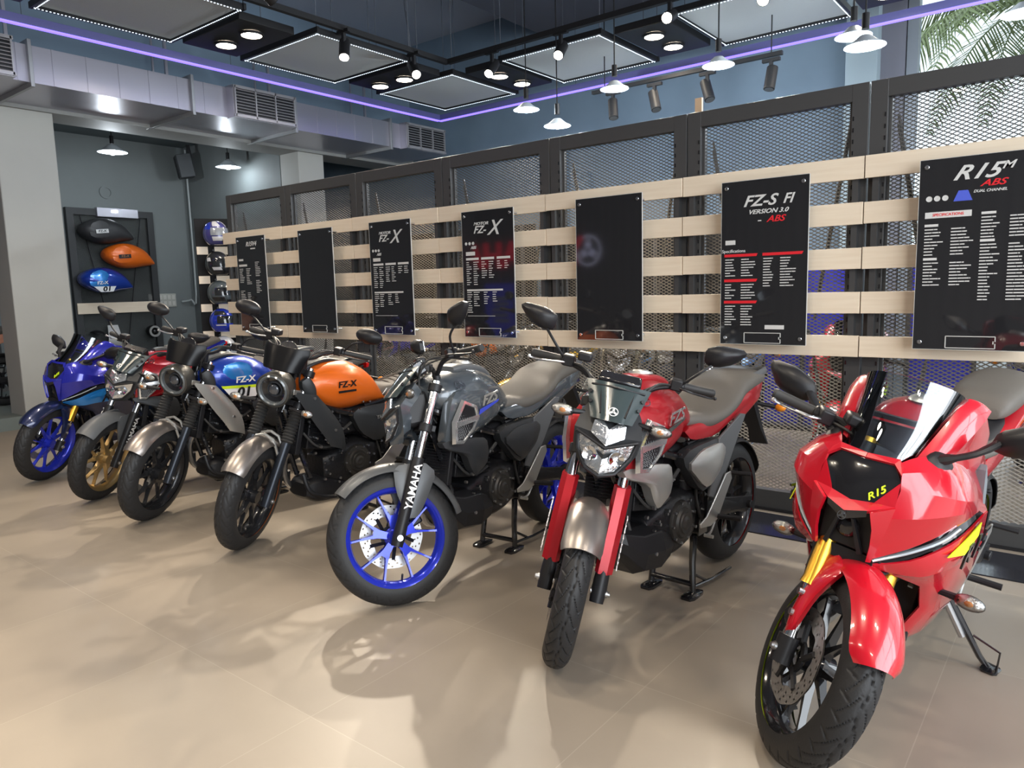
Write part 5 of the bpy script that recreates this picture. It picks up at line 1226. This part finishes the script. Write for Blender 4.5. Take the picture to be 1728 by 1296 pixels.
# ------------------------------------------------------------------ helmet stand
HS = thing('helmet_stand', 'tall black helmet board with short pale slats at the left end of the screen', 'display rack', (-7.74, 4.53, 0), (0, 0, R(60)))
MB().box((0, .02, 1.13), (.42, .03, 2.20)).build('board', M_part, HS, bevel=.003)
MB().box((0, .0, .015), (.42, .30, .03)).build('foot', M_black, HS, bevel=.003)
for z in (1.88, 1.56, 1.25, .95, .64):
    for x, w_ in ((-.145, .115), (.09, .22)): MB().box((x, -.015, z), (w_, .03, .085)).build('slat', M_wood, HS, ang=0)
    MB().cyl((-.03, 0, z), (-.03, -.12, z), .012, n=10).build('peg', M_black, HS); 
def helmet(z, base, vis, label, marks, face=R(40)):
    # local +x is where the face looks
    c = A((-7.74, 4.53, 0))+A((math.cos(R(60))*(.0)+math.sin(R(60))*.17, math.sin(R(60))*.0-math.cos(R(60))*.17, z))
    t = thing('helmet', label, 'helmet', c, (0, 0, R(-30)+face), 'helmets on the black stand')
    def pt(ph, el, k=1):
        k = k*1.12
        x = .125*math.cos(ph)*math.cos(el); y = .108*math.sin(ph)*math.cos(el); zz = .125*math.sin(el)
        f = max(0, math.cos(ph)); low = max(0, -math.sin(el))
        x += .035*f*low; x *= (1+.05*f)
        if zz < -.105: zz = -.105
        return A((x, y, zz))*k
    q = MB(); q.loft([[pt(p, e) for p in np.linspace(0, 2*math.pi, 32, endpoint=False)] for e in np.linspace(-1.15, 1.54, 18)]); sh = q.build('shell', base, t, ang=60)
    def patch(name, m, p0, p1, e0, e1, k=1.02, n=10, sk=0):
        q = MB(); q.sheet([[pt(p+sk*(e-e0), e, k) for p in np.linspace(p0, p1, n)] for e in np.linspace(e0, e1, 6)], .004); return q.build(name, m, sh, ang=60)
    patch('visor', vis, -1.15, 1.15, -.16, .42, 1.03, 18)
    patch('chin_vent', M_black, -.3, .3, -.75, -.5, 1.02)
    for k, (nm, m, a) in enumerate(marks):
        for sg in (-1, 1): patch(nm, m, sg*a[0], sg*a[1], a[2], a[3], 1.012+.002*k, 10, sg*a[4])
    return t
H_bl = paint('helmet_blue', (.02, .05, .5)); H_w = paint('helmet_white', (.7, .7, .72)); H_k = paint('helmet_black', (.02, .022, .025)); H_g = paint('helmet_grey', (.09, .11, .12))
V_c = mat('visor_clear_grey', (.35, .37, .4), .1, .3, 1); V_d = mat('visor_dark', (.02, .022, .025), .06, 0, 1)
helmet(2.05, paint('helmet_violet', (.07, .07, .25)), V_c, 'white and blue full face helmet on the top peg', [('graphic', H_w, (.3, 1.0, .55, 1.2, .4)), ('graphic', H_bl, (1.1, 1.8, .3, 1.0, .5)), ('graphic', H_w, (.2, 1.1, -.6, -.25, 0))])
helmet(1.725, H_k, V_d, 'black helmet with white graphics, second from the top', [('graphic', H_w, (.5, 1.2, -.5, -.25, .3)), ('graphic', H_w, (1.3, 1.7, .2, .5, .5))])
helmet(1.41, H_g, V_d, 'plain dark grey glossy helmet, third from the top', [('graphic', H_k, (.4, 1.4, -.65, -.3, .3))])
helmet(1.105, H_bl, V_d, 'blue helmet with black and white graphics, lowest of the four clearly seen', [('graphic', H_k, (.3, 1.5, .5, .9, .4)), ('graphic', H_w, (.5, 1.3, -.35, -.25, .1))])
helmet(.80, H_w, V_d, 'white helmet at the foot of the stand behind the dark red motorcycle', [('graphic', H_k, (.5, 1.2, -.5, -.3, .2))])
# ------------------------------------------------------------------ outside the window
struct(MB().box((4, 22, -.1), (50, 26, .1)).build('ground', mat('outside_paving', (.35, .34, .32), .8), ang=0))
def palm(x, y, zc, label, seed, nf=16, L=2.6):
    rd = random.Random(seed); t = thing('palm_tree', label, 'palm', (x, y, 0))
    q = MB(); q.tube([(0, 0, 0), (.05, 0, zc*.5), (0, 0, zc)], [.17, .14, .12], 12); q.build('trunk', mat('palm_trunk', (.22, .18, .14), .9, bump=(20, .8)), t)
    for i in range(nf):
        a = 2*math.pi*i/nf+rd.uniform(-.15, .15); up = rd.uniform(.15, 1.0); q = MB(); n = 26; pts = []
        for k in range(n+1):
            f = k/n; r = L*f*(1-.12*f); z = zc+L*(up*f-(.55+up*.7)*f*f); pts.append(A((r*math.cos(a), r*math.sin(a), z)))
        q.tube(pts[::2], [.018*(1-.8*j/13) for j in range(len(pts[::2]))], 5)
        side_ = A((-math.sin(a), math.cos(a), 0))
        for k in range(2, n+1):
            d = pts[k]-pts[k-1]; d /= np.linalg.norm(d); ll = .55*math.sin(math.pi*(.12+.8*k/n))
            for sgn in (-1, 1):
                for h_ in (0, .5):
                    p = pts[k]-d*h_*.09; e = p+side_*sgn*ll*.8+d*ll*.5+A((0, 0, -ll*rd.uniform(.25, .6))); m_ = (p+e)/2+A((0, 0, .03))
                    q.add([p-d*.012, p+d*.012, m_+d*.016, e, m_-d*.016], [(0, 1, 2, 4), (4, 2, 3)])
        q.build('frond', mat('palm_leaf', (.20, .25, .09), .55), t, ang=0, recalc=False)
palm(-.7, 12.2, 4.75, 'coconut palm outside the window at the upper right', 3)
palm(3.2, 14.5, 4.2, 'second coconut palm outside, farther right beyond the window', 5, 12)
def hedge(x0, x1, y, h, label, seed):
    rd = random.Random(seed); q = MB()
    for i in range(2600):
        x = rd.uniform(x0, x1); yy = y+rd.uniform(-.4, .4); z = rd.uniform(.05, h)*(1-.15*rd.random()); p = A((x, yy, z)); u = A((rd.gauss(0, 1), rd.gauss(0, 1), rd.gauss(0, 1))); u /= np.linalg.norm(u); v = np.cross(u, A((rd.random(), .3, .9))); v /= np.linalg.norm(v)
        q.add([p-u*.07, p+v*.03, p+u*.07, p-v*.03], [(0, 1, 2, 3)])
    tag(q.build('hedge', mat('hedge_leaf', (.07, .13, .04), .6), ang=0, recalc=False), label, 'hedge')['kind'] = 'stuff'
hedge(-3, 7, 13.2, 2.3, 'dense green planting outside the window behind the screen', 4)

t = thing('display_lamp', 'small silver lamp bar on the top edge of the wall display', 'lamp', (X0+.10, 5.45, 2.70))
MB().box((0, 0, 0), (.10, .62, .14)).build('lamp_body', M_galv, t, bevel=.005)
MB().box((.052, -.05, .02), (.006, .09, .03)).build('bulb', LAMPC, t)
